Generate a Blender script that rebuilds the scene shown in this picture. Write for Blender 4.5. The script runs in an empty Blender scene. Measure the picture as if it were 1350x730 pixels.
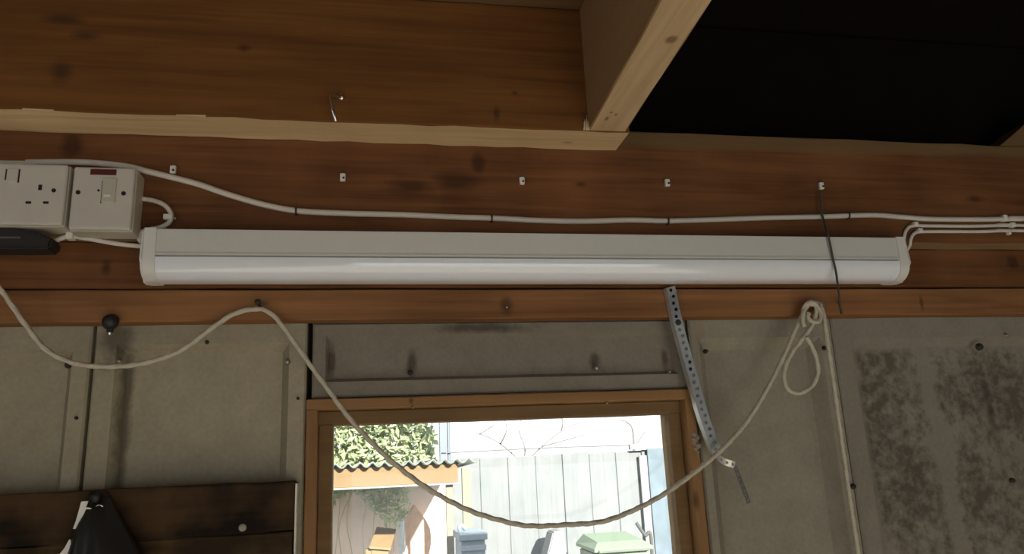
import bpy, bmesh, math, random
from mathutils import Vector, Matrix
random.seed(7)
scene = bpy.context.scene
COL = scene.collection

# ---------------------------------------------------------------- camera
FPX, CX, CY = 990.0, 675.0, 365.0            # focal length and centre in pixels of the 1350x730 frame
ROWS = ((0.98315238, -0.00129241, -0.18278326),
        (-0.17753569, -0.24474023, -0.95319636),
        (-0.0435025, 0.96958782, -0.24084639))   # camera axes -> world, from the vanishing points
ROT = Matrix(ROWS)
EYE = Vector((0.0, -1.2, 1.6))
cam_data = bpy.data.cameras.new('camera')
cam_data.sensor_width = 36.0
cam_data.lens = 36.0 * FPX / 1350.0
cam_data.clip_start = 0.02
cam = bpy.data.objects.new('camera', cam_data)
COL.objects.link(cam)
cam.matrix_world = Matrix.Translation(EYE) @ ROT.to_4x4()
scene.camera = cam

# ---------------------------------------------------------------- sky, sun, exposure
world = bpy.data.worlds.new('sky'); scene.world = world
world.use_nodes = True
bg = world.node_tree.nodes['Background']
bg.inputs['Color'].default_value = (0.90, 0.95, 1.0, 1)
bg.inputs['Strength'].default_value = 1.1
sun_data = bpy.data.lights.new('sun', 'SUN')
sun_data.energy = 10.0; sun_data.angle = math.radians(1.0); sun_data.color = (1.0, 0.94, 0.84)
sun = bpy.data.objects.new('sun', sun_data); COL.objects.link(sun)
sun.rotation_euler = Vector((-0.20, 0.91, -0.36)).to_track_quat('-Z', 'Y').to_euler()
sun.location = (3, -8, 6)
def portal(name, loc, sx, sy, direction):
    d = bpy.data.lights.new(name, 'AREA'); d.shape = 'RECTANGLE'; d.size = sx; d.size_y = sy
    d.cycles.is_portal = True
    o = bpy.data.objects.new(name, d); COL.objects.link(o)
    o.location = loc; o.rotation_euler = Vector(direction).to_track_quat('-Z', 'Z').to_euler()
# sky light enters through the doorway behind the camera and the openings
portal('doorway_daylight', (1.10, -4.72, 0.79), 2.5, 1.58, (0, 1, 0))
portal('side_window_daylight', (-1.62, -1.75, 1.45), 0.9, 1.3, (1, 0, 0))
vs = scene.view_settings
vs.view_transform = 'Standard'; vs.look = 'None'; vs.gamma = 1.0; vs.use_curve_mapping = False
vs.exposure = 0.9

# ---------------------------------------------------------------- pixel -> point
def P(px, py, Y):
    d = ROT @ Vector((px - CX, -(py - CY), -FPX))
    return EYE + d * ((Y - EYE.y) / d.y)
def PZ(px, py, Z):
    d = ROT @ Vector((px - CX, -(py - CY), -FPX))
    return EYE + d * ((Z - EYE.z) / d.z)

# ---------------------------------------------------------------- materials
def new_mat(name):
    m = bpy.data.materials.new(name); m.use_nodes = True
    nt = m.node_tree; b = nt.nodes['Principled BSDF']
    return m, nt, b
def nd(nt, kind, **kw):
    n = nt.nodes.new(kind)
    for k, v in kw.items():
        if k in n.inputs: n.inputs[k].default_value = v
        else: setattr(n, k, v)
    return n
def plain(name, col, rough=0.5, metal=0.0, noise=0.06, scale=60.0, spec=0.5, bump=0.0):
    m, nt, b = new_mat(name)
    geo = nd(nt, 'ShaderNodeNewGeometry')
    n = nd(nt, 'ShaderNodeTexNoise', Scale=scale, Detail=4.0)
    nt.links.new(geo.outputs['Position'], n.inputs['Vector'])
    r = nd(nt, 'ShaderNodeMapRange'); r.inputs['To Min'].default_value = 1 - noise * 2; r.inputs['To Max'].default_value = 1 + noise * 2
    nt.links.new(n.outputs['Fac'], r.inputs['Value'])
    mx = nd(nt, 'ShaderNodeVectorMath', operation='SCALE'); mx.inputs[0].default_value = col[:3]
    nt.links.new(r.outputs['Result'], mx.inputs['Scale'])
    nt.links.new(mx.outputs['Vector'], b.inputs['Base Color'])
    b.inputs['Roughness'].default_value = rough; b.inputs['Metallic'].default_value = metal
    b.inputs['Specular IOR Level'].default_value = spec
    if bump:
        bp = nd(nt, 'ShaderNodeBump', Strength=bump, Distance=0.002)
        nt.links.new(n.outputs['Fac'], bp.inputs['Height']); nt.links.new(bp.outputs['Normal'], b.inputs['Normal'])
    return m
def math_node(nt, op, a, b=None):
    n = nd(nt, 'ShaderNodeMath', operation=op)
    for i, v in enumerate((a, b)):
        if v is None: continue
        if isinstance(v, (int, float)): n.inputs[i].default_value = v
        else: nt.links.new(v, n.inputs[i])
    return n.outputs[0]
def spot_mask(nt, pos, spots, warp=None):
    """1 inside small ellipsoids (knots, stains): spots = [(point, (rx, ry, rz))]"""
    out = None
    for p, r in spots:
        s = nd(nt, 'ShaderNodeVectorMath', operation='SUBTRACT'); nt.links.new(pos, s.inputs[0]); s.inputs[1].default_value = p
        q = nd(nt, 'ShaderNodeVectorMath', operation='DIVIDE'); nt.links.new(s.outputs[0], q.inputs[0]); q.inputs[1].default_value = r
        l = nd(nt, 'ShaderNodeVectorMath', operation='LENGTH'); nt.links.new(q.outputs[0], l.inputs[0])
        v = l.outputs['Value']
        if warp is not None: v = math_node(nt, 'ADD', v, warp)
        mr = nd(nt, 'ShaderNodeMapRange'); mr.inputs['From Min'].default_value = 0.35; mr.inputs['From Max'].default_value = 1.0
        mr.inputs['To Min'].default_value = 1.0; mr.inputs['To Max'].default_value = 0.0
        nt.links.new(v, mr.inputs['Value'])
        o = mr.outputs['Result']
        out = o if out is None else math_node(nt, 'MAXIMUM', out, o)
    return out
def wood(name, light, dark, axis='X', knots=(), rough=0.75, blotch=0.35, grain=0.5, knot_col=None, blotch_scale=4.0, wane=None):
    m, nt, b = new_mat(name)
    geo = nd(nt, 'ShaderNodeNewGeometry'); pos = geo.outputs['Position']
    mp = nd(nt, 'ShaderNodeMapping')
    sc = {'X': (2.2, 34, 34), 'Y': (34, 2.2, 34), 'Z': (34, 34, 2.2)}[axis]
    mp.inputs['Scale'].default_value = sc
    nt.links.new(pos, mp.inputs['Vector'])
    n1 = nd(nt, 'ShaderNodeTexNoise', Scale=1.0, Detail=5.0, Distortion=1.2); nt.links.new(mp.outputs[0], n1.inputs['Vector'])
    mp2 = nd(nt, 'ShaderNodeMapping'); mp2.inputs['Scale'].default_value = tuple(v * (5 if v > 10 else 2) for v in sc)
    nt.links.new(pos, mp2.inputs['Vector'])
    n2 = nd(nt, 'ShaderNodeTexNoise', Scale=1.0, Detail=3.0); nt.links.new(mp2.outputs[0], n2.inputs['Vector'])
    n3 = nd(nt, 'ShaderNodeTexNoise', Scale=blotch_scale, Detail=4.0); nt.links.new(pos, n3.inputs['Vector'])
    g = math_node(nt, 'MULTIPLY', math_node(nt, 'SUBTRACT', n1.outputs['Fac'], 0.5), grain * 2.2)
    g2 = math_node(nt, 'MULTIPLY', math_node(nt, 'SUBTRACT', n2.outputs['Fac'], 0.5), grain * 1.0)
    g3 = math_node(nt, 'MULTIPLY', math_node(nt, 'SUBTRACT', n3.outputs['Fac'], 0.5), blotch * 3.0)
    f = math_node(nt, 'ADD', math_node(nt, 'ADD', g, g2), g3)
    f = math_node(nt, 'ADD', f, 0.5)
    cl = nd(nt, 'ShaderNodeClamp'); nt.links.new(f, cl.inputs['Value'])
    mix = nd(nt, 'ShaderNodeMix', data_type='RGBA')
    mix.inputs[6].default_value = (*dark, 1); mix.inputs[7].default_value = (*light, 1)
    nt.links.new(cl.outputs[0], mix.inputs[0])
    col = mix.outputs[2]
    if wane:      # paler bark-side strip along an upper edge
        sz = nd(nt, 'ShaderNodeSeparateXYZ'); nt.links.new(pos, sz.inputs[0])
        wv = math_node(nt, 'ADD', sz.outputs['Z'], math_node(nt, 'MULTIPLY', math_node(nt, 'SUBTRACT', n3.outputs['Fac'], 0.5), 0.03))
        wr = nd(nt, 'ShaderNodeMapRange'); wr.inputs['From Min'].default_value = wane[0] - 0.006; wr.inputs['From Max'].default_value = wane[0] + 0.006; wr.inputs['To Max'].default_value = 0.7
        nt.links.new(wv, wr.inputs['Value'])
        mw = nd(nt, 'ShaderNodeMix', data_type='RGBA'); nt.links.new(wr.outputs['Result'], mw.inputs[0]); nt.links.new(col, mw.inputs[6]); mw.inputs[7].default_value = (*wane[1], 1)
        col = mw.outputs[2]
    if knots:
        wn = math_node(nt, 'MULTIPLY', math_node(nt, 'SUBTRACT', n3.outputs['Fac'], 0.5), 1.2)
        wn = math_node(nt, 'ADD', wn, math_node(nt, 'MULTIPLY', math_node(nt, 'SUBTRACT', n1.outputs['Fac'], 0.5), 1.1))
        mask = spot_mask(nt, pos, knots, wn)
        kc = knot_col or tuple(v * 0.35 for v in dark)
        m2 = nd(nt, 'ShaderNodeMix', data_type='RGBA')
        nt.links.new(math_node(nt, 'MULTIPLY', mask, 0.7), m2.inputs[0]); nt.links.new(col, m2.inputs[6]); m2.inputs[7].default_value = (*kc, 1)
        col = m2.outputs[2]
    nt.links.new(col, b.inputs['Base Color'])
    b.inputs['Roughness'].default_value = rough; b.inputs['Specular IOR Level'].default_value = 0.25
    bp = nd(nt, 'ShaderNodeBump', Strength=0.25, Distance=0.0015)
    nt.links.new(n2.outputs['Fac'], bp.inputs['Height']); nt.links.new(bp.outputs['Normal'], b.inputs['Normal'])
    return m
def concrete(name, light, dark, blotch=0.5, mould=0.0, streak=None, spots=(), mould_x=(-99, 99), mould_z=99):
    m, nt, b = new_mat(name)
    geo = nd(nt, 'ShaderNodeNewGeometry'); pos = geo.outputs['Position']
    a = nd(nt, 'ShaderNodeTexNoise', Scale=3.0, Detail=6.0); nt.links.new(pos, a.inputs['Vector'])
    c = nd(nt, 'ShaderNodeTexNoise', Scale=140.0, Detail=3.0); nt.links.new(pos, c.inputs['Vector'])
    e = nd(nt, 'ShaderNodeTexNoise', Scale=24.0, Detail=8.0, Roughness=0.62); nt.links.new(pos, e.inputs['Vector'])
    f = math_node(nt, 'ADD', math_node(nt, 'MULTIPLY', math_node(nt, 'SUBTRACT', a.outputs['Fac'], 0.5), 2.4 * blotch),
                  math_node(nt, 'MULTIPLY', math_node(nt, 'SUBTRACT', c.outputs['Fac'], 0.5), 0.7))
    f = math_node(nt, 'ADD', f, math_node(nt, 'MULTIPLY', math_node(nt, 'SUBTRACT', e.outputs['Fac'], 0.5), 0.8))
    f = math_node(nt, 'ADD', f, 0.6)
    cl = nd(nt, 'ShaderNodeClamp'); nt.links.new(f, cl.inputs['Value'])
    mix = nd(nt, 'ShaderNodeMix', data_type='RGBA')
    mix.inputs[6].default_value = (*dark, 1); mix.inputs[7].default_value = (*light, 1)
    nt.links.new(cl.outputs[0], mix.inputs[0]); col = mix.outputs[2]
    if mould:
        mr = nd(nt, 'ShaderNodeMapRange'); mr.inputs['From Min'].default_value = 0.44; mr.inputs['From Max'].default_value = 0.60
        fine = nd(nt, 'ShaderNodeTexNoise', Scale=52.0, Detail=9.0, Roughness=0.66); nt.links.new(pos, fine.inputs['Vector'])
        big = nd(nt, 'ShaderNodeTexNoise', Scale=9.0, Detail=3.0); nt.links.new(pos, big.inputs['Vector'])
        v = math_node(nt, 'ADD', math_node(nt, 'MULTIPLY', fine.outputs['Fac'], 0.62), math_node(nt, 'MULTIPLY', big.outputs['Fac'], 0.42))
        if streak:   # a pale run of lime washed clean of mould
            sx = nd(nt, 'ShaderNodeSeparateXYZ'); nt.links.new(pos, sx.inputs[0])
            d = math_node(nt, 'SUBTRACT', sx.outputs['X'], streak[0])
            d = math_node(nt, 'ADD', d, math_node(nt, 'MULTIPLY', math_node(nt, 'SUBTRACT', sx.outputs['Z'], streak[1]), streak[2]))
            d = math_node(nt, 'ABSOLUTE', math_node(nt, 'ADD', d, math_node(nt, 'MULTIPLY', math_node(nt, 'SUBTRACT', big.outputs['Fac'], 0.5), 0.05)))
            sm = nd(nt, 'ShaderNodeMapRange'); sm.inputs['From Min'].default_value = 0.004; sm.inputs['From Max'].default_value = streak[3]
            sm.inputs['To Min'].default_value = 0.16; sm.inputs['To Max'].default_value = 0.0
            nt.links.new(d, sm.inputs['Value'])
            v = math_node(nt, 'SUBTRACT', v, sm.outputs['Result'])
        nt.links.new(v, mr.inputs['Value'])
        m2 = nd(nt, 'ShaderNodeMix', data_type='RGBA')
        sx2 = nd(nt, 'ShaderNodeSeparateXYZ'); nt.links.new(pos, sx2.inputs[0])
        ed = nd(nt, 'ShaderNodeMapRange'); ed.inputs['From Min'].default_value = mould_x[0]; ed.inputs['From Max'].default_value = mould_x[0] + 0.012; nt.links.new(sx2.outputs['X'], ed.inputs['Value'])
        ed2 = nd(nt, 'ShaderNodeMapRange'); ed2.inputs['From Min'].default_value = mould_x[1]; ed2.inputs['From Max'].default_value = mould_x[1] - 0.012; nt.links.new(sx2.outputs['X'], ed2.inputs['Value'])
        ed3 = nd(nt, 'ShaderNodeMapRange'); ed3.inputs['From Min'].default_value = mould_z; ed3.inputs['From Max'].default_value = mould_z - 0.012; nt.links.new(sx2.outputs['Z'], ed3.inputs['Value'])
        mk = math_node(nt, 'MULTIPLY', math_node(nt, 'MULTIPLY', ed.outputs['Result'], ed2.outputs['Result']), ed3.outputs['Result'])
        nt.links.new(math_node(nt, 'MULTIPLY', math_node(nt, 'MULTIPLY', mr.outputs['Result'], mk), mould), m2.inputs[0]); nt.links.new(col, m2.inputs[6])
        m2.inputs[7].default_value = (dark[0] * 0.30, dark[1] * 0.26, dark[2] * 0.25, 1); col = m2.outputs[2]
    if spots:
        mask = spot_mask(nt, pos, spots, math_node(nt, 'MULTIPLY', math_node(nt, 'SUBTRACT', e.outputs['Fac'], 0.5), 1.6))
        m3 = nd(nt, 'ShaderNodeMix', data_type='RGBA'); nt.links.new(math_node(nt, 'MULTIPLY', mask, 0.7), m3.inputs[0]); nt.links.new(col, m3.inputs[6])
        m3.inputs[7].default_value = (dark[0] * 0.3, dark[1] * 0.28, dark[2] * 0.26, 1); col = m3.outputs[2]
    nt.links.new(col, b.inputs['Base Color']); b.inputs['Roughness'].default_value = 0.92; b.inputs['Specular IOR Level'].default_value = 0.15
    bp = nd(nt, 'ShaderNodeBump', Strength=0.35, Distance=0.002)
    nt.links.new(math_node(nt, 'ADD', e.outputs['Fac'], c.outputs['Fac']), bp.inputs['Height']); nt.links.new(bp.outputs['Normal'], b.inputs['Normal'])
    return m

# ---------------------------------------------------------------- mesh helpers
def link(name, bm, mat, parent=None, smooth=False, origin=None):
    me = bpy.data.meshes.new(name)
    bmesh.ops.recalc_face_normals(bm, faces=bm.faces)
    if bm.verts:
        if origin is None:
            lo = Vector([min(v.co[i] for v in bm.verts) for i in range(3)]); hi = Vector([max(v.co[i] for v in bm.verts) for i in range(3)])
            origin = Vector(((lo.x + hi.x) / 2, (lo.y + hi.y) / 2, lo.z))
        bmesh.ops.translate(bm, verts=bm.verts, vec=-Vector(origin))
    for f in bm.faces: f.smooth = smooth
    bm.to_mesh(me); bm.free()
    if mat: me.materials.append(mat)
    o = bpy.data.objects.new(name, me); COL.objects.link(o)
    o.location = origin or (0, 0, 0)
    if parent is not None:
        o.parent = parent; o.location = Vector(origin) - world_loc(parent)
    return o
def world_loc(o):
    l = Vector(o.location)
    while o.parent is not None:
        o = o.parent; l = l + Vector(o.location)
    return l
def empty(name, loc):
    o = bpy.data.objects.new(name, None); o.empty_display_size = 0.05; COL.objects.link(o); o.location = loc; return o
def tag(o, label, cat, group=None, kind=None):
    o['label'] = label
    if cat: o['category'] = cat
    if group: o['group'] = group
    if kind: o['kind'] = kind
    return o
def structure(o, label=None):
    o['kind'] = 'structure'
    if label: o['label'] = label
    return o
def box(x0, x1, y0, y1, z0, z1, bevel=0.0, seg=2, bm=None):
    own = bm is None
    t = bmesh.new()
    vs_ = [t.verts.new((x, y, z)) for x in (x0, x1) for y in (y0, y1) for z in (z0, z1)]
    for f in ((0, 1, 3, 2), (4, 6, 7, 5), (0, 4, 5, 1), (2, 3, 7, 6), (0, 2, 6, 4), (1, 5, 7, 3)):
        t.faces.new([vs_[i] for i in f])
    if bevel:
        bmesh.ops.bevel(t, geom=list(t.edges), offset=bevel, segments=seg, affect='EDGES', profile=0.6)
    if own: return t
    merge(bm, t); return bm
def merge(bm, t):
    me = bpy.data.meshes.new('tmp'); t.to_mesh(me); t.free(); bm.from_mesh(me); bpy.data.meshes.remove(me)
def prism(poly, lo, hi, axis, bevel=0.0):
    """poly: list of 2D points; extruded along axis from lo to hi"""
    t = bmesh.new()
    def mk(p, h):
        return {'X': (h, p[0], p[1]), 'Y': (p[0], h, p[1]), 'Z': (p[0], p[1], h)}[axis]
    a = [t.verts.new(mk(p, lo)) for p in poly]; b = [t.verts.new(mk(p, hi)) for p in poly]
    n = len(poly)
    t.faces.new(a); t.faces.new(b[::-1])
    for i in range(n): t.faces.new((a[i], b[i], b[(i + 1) % n], a[(i + 1) % n]))
    if bevel: bmesh.ops.bevel(t, geom=list(t.edges), offset=bevel, segments=2, affect='EDGES')
    return t
def catmull(pts, n=8):
    pts = [Vector(p) for p in pts]
    if len(pts) < 3: return pts
    e = [pts[0] * 2 - pts[1]] + pts + [pts[-1] * 2 - pts[-2]]
    out = []
    for i in range(1, len(e) - 2):
        p0, p1, p2, p3 = e[i - 1:i + 3]
        for k in range(n):
            t = k / n
            out.append(0.5 * ((2 * p1) + (p2 - p0) * t + (2 * p0 - 5 * p1 + 4 * p2 - p3) * t * t + (3 * p1 - p0 - 3 * p2 + p3) * t ** 3))
    out.append(pts[-1])
    return out
def tube(pts, r, sides=8, bm=None, smooth_n=8, twist=0.0, lobes=0):
    bm = bm if bm is not None else bmesh.new()
    c = catmull(pts, smooth_n) if smooth_n else [Vector(p) for p in pts]
    rings = []; up = None; dist = 0.0
    for i, p in enumerate(c):
        d = (c[min(i + 1, len(c) - 1)] - c[max(i - 1, 0)])
        if d.length < 1e-9: d = Vector((1, 0, 0))
        d.normalize()
        if up is None:
            up = d.orthogonal().normalized()
        up = (up - d * up.dot(d)).normalized(); sd = d.cross(up)
        if i: dist += (p - c[i - 1]).length
        rad = r[min(int(i * len(r) / len(c)), len(r) - 1)] if isinstance(r, (list, tuple)) else r
        ring = []
        for k in range(sides):
            a = 2 * math.pi * k / sides
            rr = rad * (1 + (0.16 * math.cos(lobes * (a + dist * twist)) if lobes else 0))
            ring.append(bm.verts.new(p + (up * math.cos(a) + sd * math.sin(a)) * rr))
        rings.append(ring)
    for i in range(len(rings) - 1):
        for k in range(sides):
            bm.faces.new((rings[i][k], rings[i][(k + 1) % sides], rings[i + 1][(k + 1) % sides], rings[i + 1][k]))
    bm.faces.new(rings[0][::-1]); bm.faces.new(rings[-1])
    return bm
def rope(pts, r, smooth_n=24, bm=None):
    # resample to an even spacing so that the twist of the strands is regular
    c = catmull(pts, smooth_n); step = r * 0.75; out = [c[0]]; acc = 0.0
    for i in range(1, len(c)):
        seg = c[i] - c[i - 1]; L = seg.length; pos = 0.0
        while L - pos >= step - acc and L > 0:
            pos += step - acc; acc = 0.0; out.append(c[i - 1] + seg * (pos / L))
        acc += L - pos
    return tube(out, r, 10, bm=bm, smooth_n=0, twist=1.0 / (r * 3.2), lobes=3)
def lathe(profile, center, axis, seg=16, bm=None):
    """profile: [(radius, height)] turned about axis through center"""
    bm = bm if bm is not None else bmesh.new()
    ax = Vector(axis).normalized(); u = ax.orthogonal().normalized(); w = ax.cross(u); c = Vector(center)
    rings = []
    for r, h in profile:
        rings.append([bm.verts.new(c + ax * h + (u * math.cos(2 * math.pi * k / seg) + w * math.sin(2 * math.pi * k / seg)) * max(r, 1e-5)) for k in range(seg)])
    for i in range(len(rings) - 1):
        for k in range(seg):
            bm.faces.new((rings[i][k], rings[i][(k + 1) % seg], rings[i + 1][(k + 1) % seg], rings[i + 1][k]))
    bm.faces.new(rings[0][::-1]); bm.faces.new(rings[-1])
    return bm
def timber(x0, x1, y0, y1, z0, z1, axis='X', wob=0.0012, n=24, bevel=0.002):
    """a sawn length with slightly uneven arrises"""
    bm = bmesh.new()
    lo = {'X': x0, 'Y': y0, 'Z': z0}[axis]; hi = {'X': x1, 'Y': y1, 'Z': z1}[axis]
    A = {'X': (y0, y1, z0, z1), 'Y': (x0, x1, z0, z1), 'Z': (x0, x1, y0, y1)}[axis]
    rings = []
    for i in range(n + 1):
        h = lo + (hi - lo) * i / n; ring = []
        b = bevel
        cs = [(A[0] + b, A[2]), (A[1] - b, A[2]), (A[1], A[2] + b), (A[1], A[3] - b), (A[1] - b, A[3]), (A[0] + b, A[3]), (A[0], A[3] - b), (A[0], A[2] + b)]
        for u, v in cs:
            u += random.uniform(-wob, wob) * 0.5; v += random.uniform(-wob, wob)
            ring.append(bm.verts.new({'X': (h, u, v), 'Y': (u, h, v), 'Z': (u, v, h)}[axis]))
        rings.append(ring)
    for i in range(n):
        for k in range(8): bm.faces.new((rings[i][k], rings[i][(k + 1) % 8], rings[i + 1][(k + 1) % 8], rings[i + 1][k]))
    bm.faces.new(rings[0][::-1]); bm.faces.new(rings[-1])
    return bm

# ---------------------------------------------------------------- levels read from the photograph
BEAM_Y, LOW_Y, BAT_Y = -0.070, -0.030, -0.034
Z_BEAM0 = P(650, 314, BEAM_Y).z          # underside of the wall beam
Z_BEAM0 = 1.6 + 0.350
Z_BEAM1 = P(1000, 179, BEAM_Y).z         # top of the wall beam
Z_LOW0 = 1.6 + 0.2745
Z_BAT0 = 1.6 + 0.2265
X_L, X_R, Y_BACK = -1.60, 3.00, -4.70
Z_EAVE, Z_RIDGE, Y_RIDGE = 2.42, 3.05, -2.35

# ---------------------------------------------------------------- materials in use
M_beam = wood('aged_beam_wood', (0.22, 0.091, 0.032), (0.10, 0.038, 0.013), 'X', blotch=0.65, wane=(Z_BEAM1 - 0.026, (0.18, 0.12, 0.055)), grain=0.8, blotch_scale=5,
    knots=[(P(545, 245, BEAM_Y), (0.05, 0.03, 0.02)), (P(600, 240, BEAM_Y), (0.05, 0.03, 0.025)), (P(95, 190, BEAM_Y), (0.02, 0.03, 0.03)),
           (P(765, 243, BEAM_Y), (0.014, 0.03, 0.008)), (P(140, 352, LOW_Y), (0.010, 0.03, 0.014)), (P(630, 215, BEAM_Y), (0.014, 0.03, 0.025)),
           (P(1285, 262, BEAM_Y), (0.03, 0.03, 0.012)), (P(1335, 345, LOW_Y), (0.014, 0.03, 0.014)), (P(1170, 330, LOW_Y), (0.03, 0.03, 0.01))])
M_batten = wood('orange_pine', (0.33, 0.155, 0.062), (0.17, 0.075, 0.028), 'X', blotch=0.45, grain=0.8,
    knots=[(P(668, 402, BAT_Y), (0.012, 0.03, 0.016)), (P(345, 400, BAT_Y), (0.02, 0.03, 0.008)), (P(1215, 400, BAT_Y), (0.006, 0.03, 0.02))])
JZ = P(400, 155, -0.131).z
M_joist = wood('underlit_sawn_pine', (0.80, 0.585, 0.36), (0.52, 0.36, 0.20), 'X', blotch=0.35, grain=0.7, blotch_scale=3, knot_col=(0.08, 0.04, 0.018),  # pale tone mixes sawn wood with painted light from below
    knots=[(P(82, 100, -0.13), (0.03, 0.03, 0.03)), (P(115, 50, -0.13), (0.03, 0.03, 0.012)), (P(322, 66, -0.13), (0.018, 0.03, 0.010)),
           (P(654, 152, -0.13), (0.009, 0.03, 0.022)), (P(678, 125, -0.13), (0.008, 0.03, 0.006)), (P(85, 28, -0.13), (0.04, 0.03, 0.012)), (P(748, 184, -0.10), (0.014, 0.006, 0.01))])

# ================================================================ THE SETTING
M_floor = concrete('floor_concrete', (0.56, 0.51, 0.42), (0.44, 0.40, 0.32), 0.4)
structure(link('floor', box(X_L - 0.15, X_R + 0.15, Y_BACK - 0.15, 0.10, -0.12, 0.0), M_floor), 'pale concrete garage floor')
M_side = concrete('plain_concrete', (0.34, 0.31, 0.26), (0.22, 0.20, 0.16), 0.4)
# left wall with its window opening
b = bmesh.new()
for (y0, y1, z0, z1) in ((Y_BACK, -2.2, 0, Z_EAVE), (-1.3, 0.1, 0, Z_EAVE), (-2.2, -1.3, 0, 0.8), (-2.2, -1.3, 2.1, Z_EAVE)):
    box(X_L - 0.1, X_L, y0, y1, z0, z1, bm=b)
structure(link('wall_left', b, M_side))
structure(link('wall_right', box(X_R, X_R + 0.1, Y_BACK, 0.1, 0, Z_EAVE), M_side))
b = bmesh.new()
for (x0, x1, z0, z1) in ((X_L, -0.15, 0, Z_EAVE), (2.35, X_R, 0, Z_EAVE), (-0.15, 2.35, 1.58, Z_EAVE)):
    box(x0, x1, Y_BACK - 0.1, Y_BACK, z0, z1, bm=b)
structure(link('wall_back', b, M_side))
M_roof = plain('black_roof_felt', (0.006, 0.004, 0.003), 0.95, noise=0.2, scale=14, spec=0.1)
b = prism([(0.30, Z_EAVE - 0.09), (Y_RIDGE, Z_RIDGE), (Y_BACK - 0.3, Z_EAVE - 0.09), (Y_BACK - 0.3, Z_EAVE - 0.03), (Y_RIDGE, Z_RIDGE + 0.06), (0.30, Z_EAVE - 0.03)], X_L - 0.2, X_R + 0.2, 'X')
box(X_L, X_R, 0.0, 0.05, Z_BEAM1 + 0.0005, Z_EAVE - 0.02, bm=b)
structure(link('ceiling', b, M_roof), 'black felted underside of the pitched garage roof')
for nm, xx in (('wall_gable_left', X_L - 0.1), ('wall_gable_right', X_R)):
    structure(link(nm, prism([(0.1, Z_EAVE - 0.06), (Y_RIDGE, Z_RIDGE), (Y_BACK, Z_EAVE - 0.06)], xx, xx + 0.1, 'X'), M_roof))

# ---- front wall: backing course, then cast concrete panels on it
XF = lambda px, py=560, Y=0.0: P(px, py, Y).x
ZF = lambda py, px=650, Y=0.0: P(px, py, Y).z
X_J1, X_J2, X_J3, X_J4 = XF(113), XF(404.5), XF(919, 560), XF(1115)
X_J0 = X_J1 - 0.46; X_J5 = X_J4 + 0.46
Z_SP0, Z_TOP = 1.6 + 0.108, 1.84
X_W0, X_W1, Z_W0 = P(408, 528, 0).x, P(908, 515, 0).x, 1.05     # window opening in the wall
b = bmesh.new()
for (x0, x1, z0, z1) in ((X_L, X_W0 - 0.01, 0, Z_BEAM1), (X_W1 + 0.012, X_R, 0, Z_BEAM1), (X_W0 - 0.01, X_W1 + 0.012, Z_SP0, Z_BEAM1), (X_W0 - 0.01, X_W1 + 0.012, 0, Z_W0)):
    box(x0, x1, 0.045, 0.085, z0, z1, bm=b)
M_joint = plain('dark_joint', (0.035, 0.030, 0.024), 0.95, noise=0.2, spec=0.1)
wall = structure(link('wall_front', b, M_joint), 'garage wall of grey cast concrete panels with a small window')
def concrete_panel(x0, x1, z0, z1, l, r, bt, t, mat, depth=0.022, bev=0.012, back=0.044, lean=0.0):
    bm = bmesh.new()
    def quad_ring(ax0, ax1, az0, az1, y):
        return [bm.verts.new((ax0, y, az0)), bm.verts.new((ax1, y, az0)), bm.verts.new((ax1, y, az1)), bm.verts.new((ax0, y, az1))]
    c = 0.003
    R0 = quad_ring(x0, x1, z0, z1, back); R1 = quad_ring(x0, x1, z0, z1, c); R2 = quad_ring(x0 + c, x1 - c, z0 + c, z1 - c, 0.0)
    R3 = quad_ring(x0 + l, x1 - r, z0 + bt, z1 - t, 0.0); R4 = quad_ring(x0 + l + bev, x1 - r - bev, z0 + bt + bev, z1 - t - bev, depth)
    for A, B in ((R0, R1), (R1, R2), (R2, R3), (R3, R4)):
        for k in range(4): bm.faces.new((A[k], A[(k + 1) % 4], B[(k + 1) % 4], B[k]))
    bm.faces.new(R4); bm.faces.new(R0[::-1])
    return link('concrete_panel', bm, mat, wall)
CL, CD = (0.42, 0.375, 0.275), (0.26, 0.23, 0.163)
M_conc = concrete('cast_concrete', CL, CD, 0.35)
M_conc_left = concrete('cast_concrete_dark_band', CL, CD, 0.35, spots=[(P(155, 450, 0.01), (0.03, 0.04, 0.05)), (P(163, 560, 0.02), (0.012, 0.05, 0.17))])  # dark spot near the top and a darker band down the left bevel
M_conc_sp = concrete('cast_concrete_dirty', (0.29, 0.26, 0.21), (0.185, 0.165, 0.13), 0.5,
    spots=[(P(437, 475, 0.01), (0.008, 0.04, 0.03)), (P(876, 470, 0.01), (0.008, 0.04, 0.025)), (P(543, 478, 0.01), (0.01, 0.04, 0.025)), (P(785, 474, 0.01), (0.012, 0.04, 0.02)), (P(640, 432, 0.0), (0.09, 0.04, 0.012))])
sp = P(1222, 500, 0.02)
M_conc_mould = concrete('cast_concrete_mouldy', (0.31, 0.285, 0.235), (0.20, 0.185, 0.15), 0.4, mould=0.70, mould_x=(X_J4 + 0.048, X_J5 - 0.045), mould_z=Z_TOP - 0.064, streak=(sp.x, sp.z, 0.05, 0.024),
    spots=[(P(1312, 540, 0.01), (0.012, 0.05, 0.09)), (P(1291, 456, 0.0), (0.014, 0.03, 0.01))])
M_conc_right = concrete('cast_concrete_grey', (0.375, 0.342, 0.272), (0.235, 0.212, 0.168), 0.35)
g = 0.0025
concrete_panel(X_J0, X_J1 - g, 0.0, Z_TOP, 0.026, 0.024, 0.05, 0.052, M_conc)
concrete_panel(X_J1 + g, X_J2 - g, 0.0, Z_TOP, 0.030, 0.026, 0.05, 0.042, M_conc_left)
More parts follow.
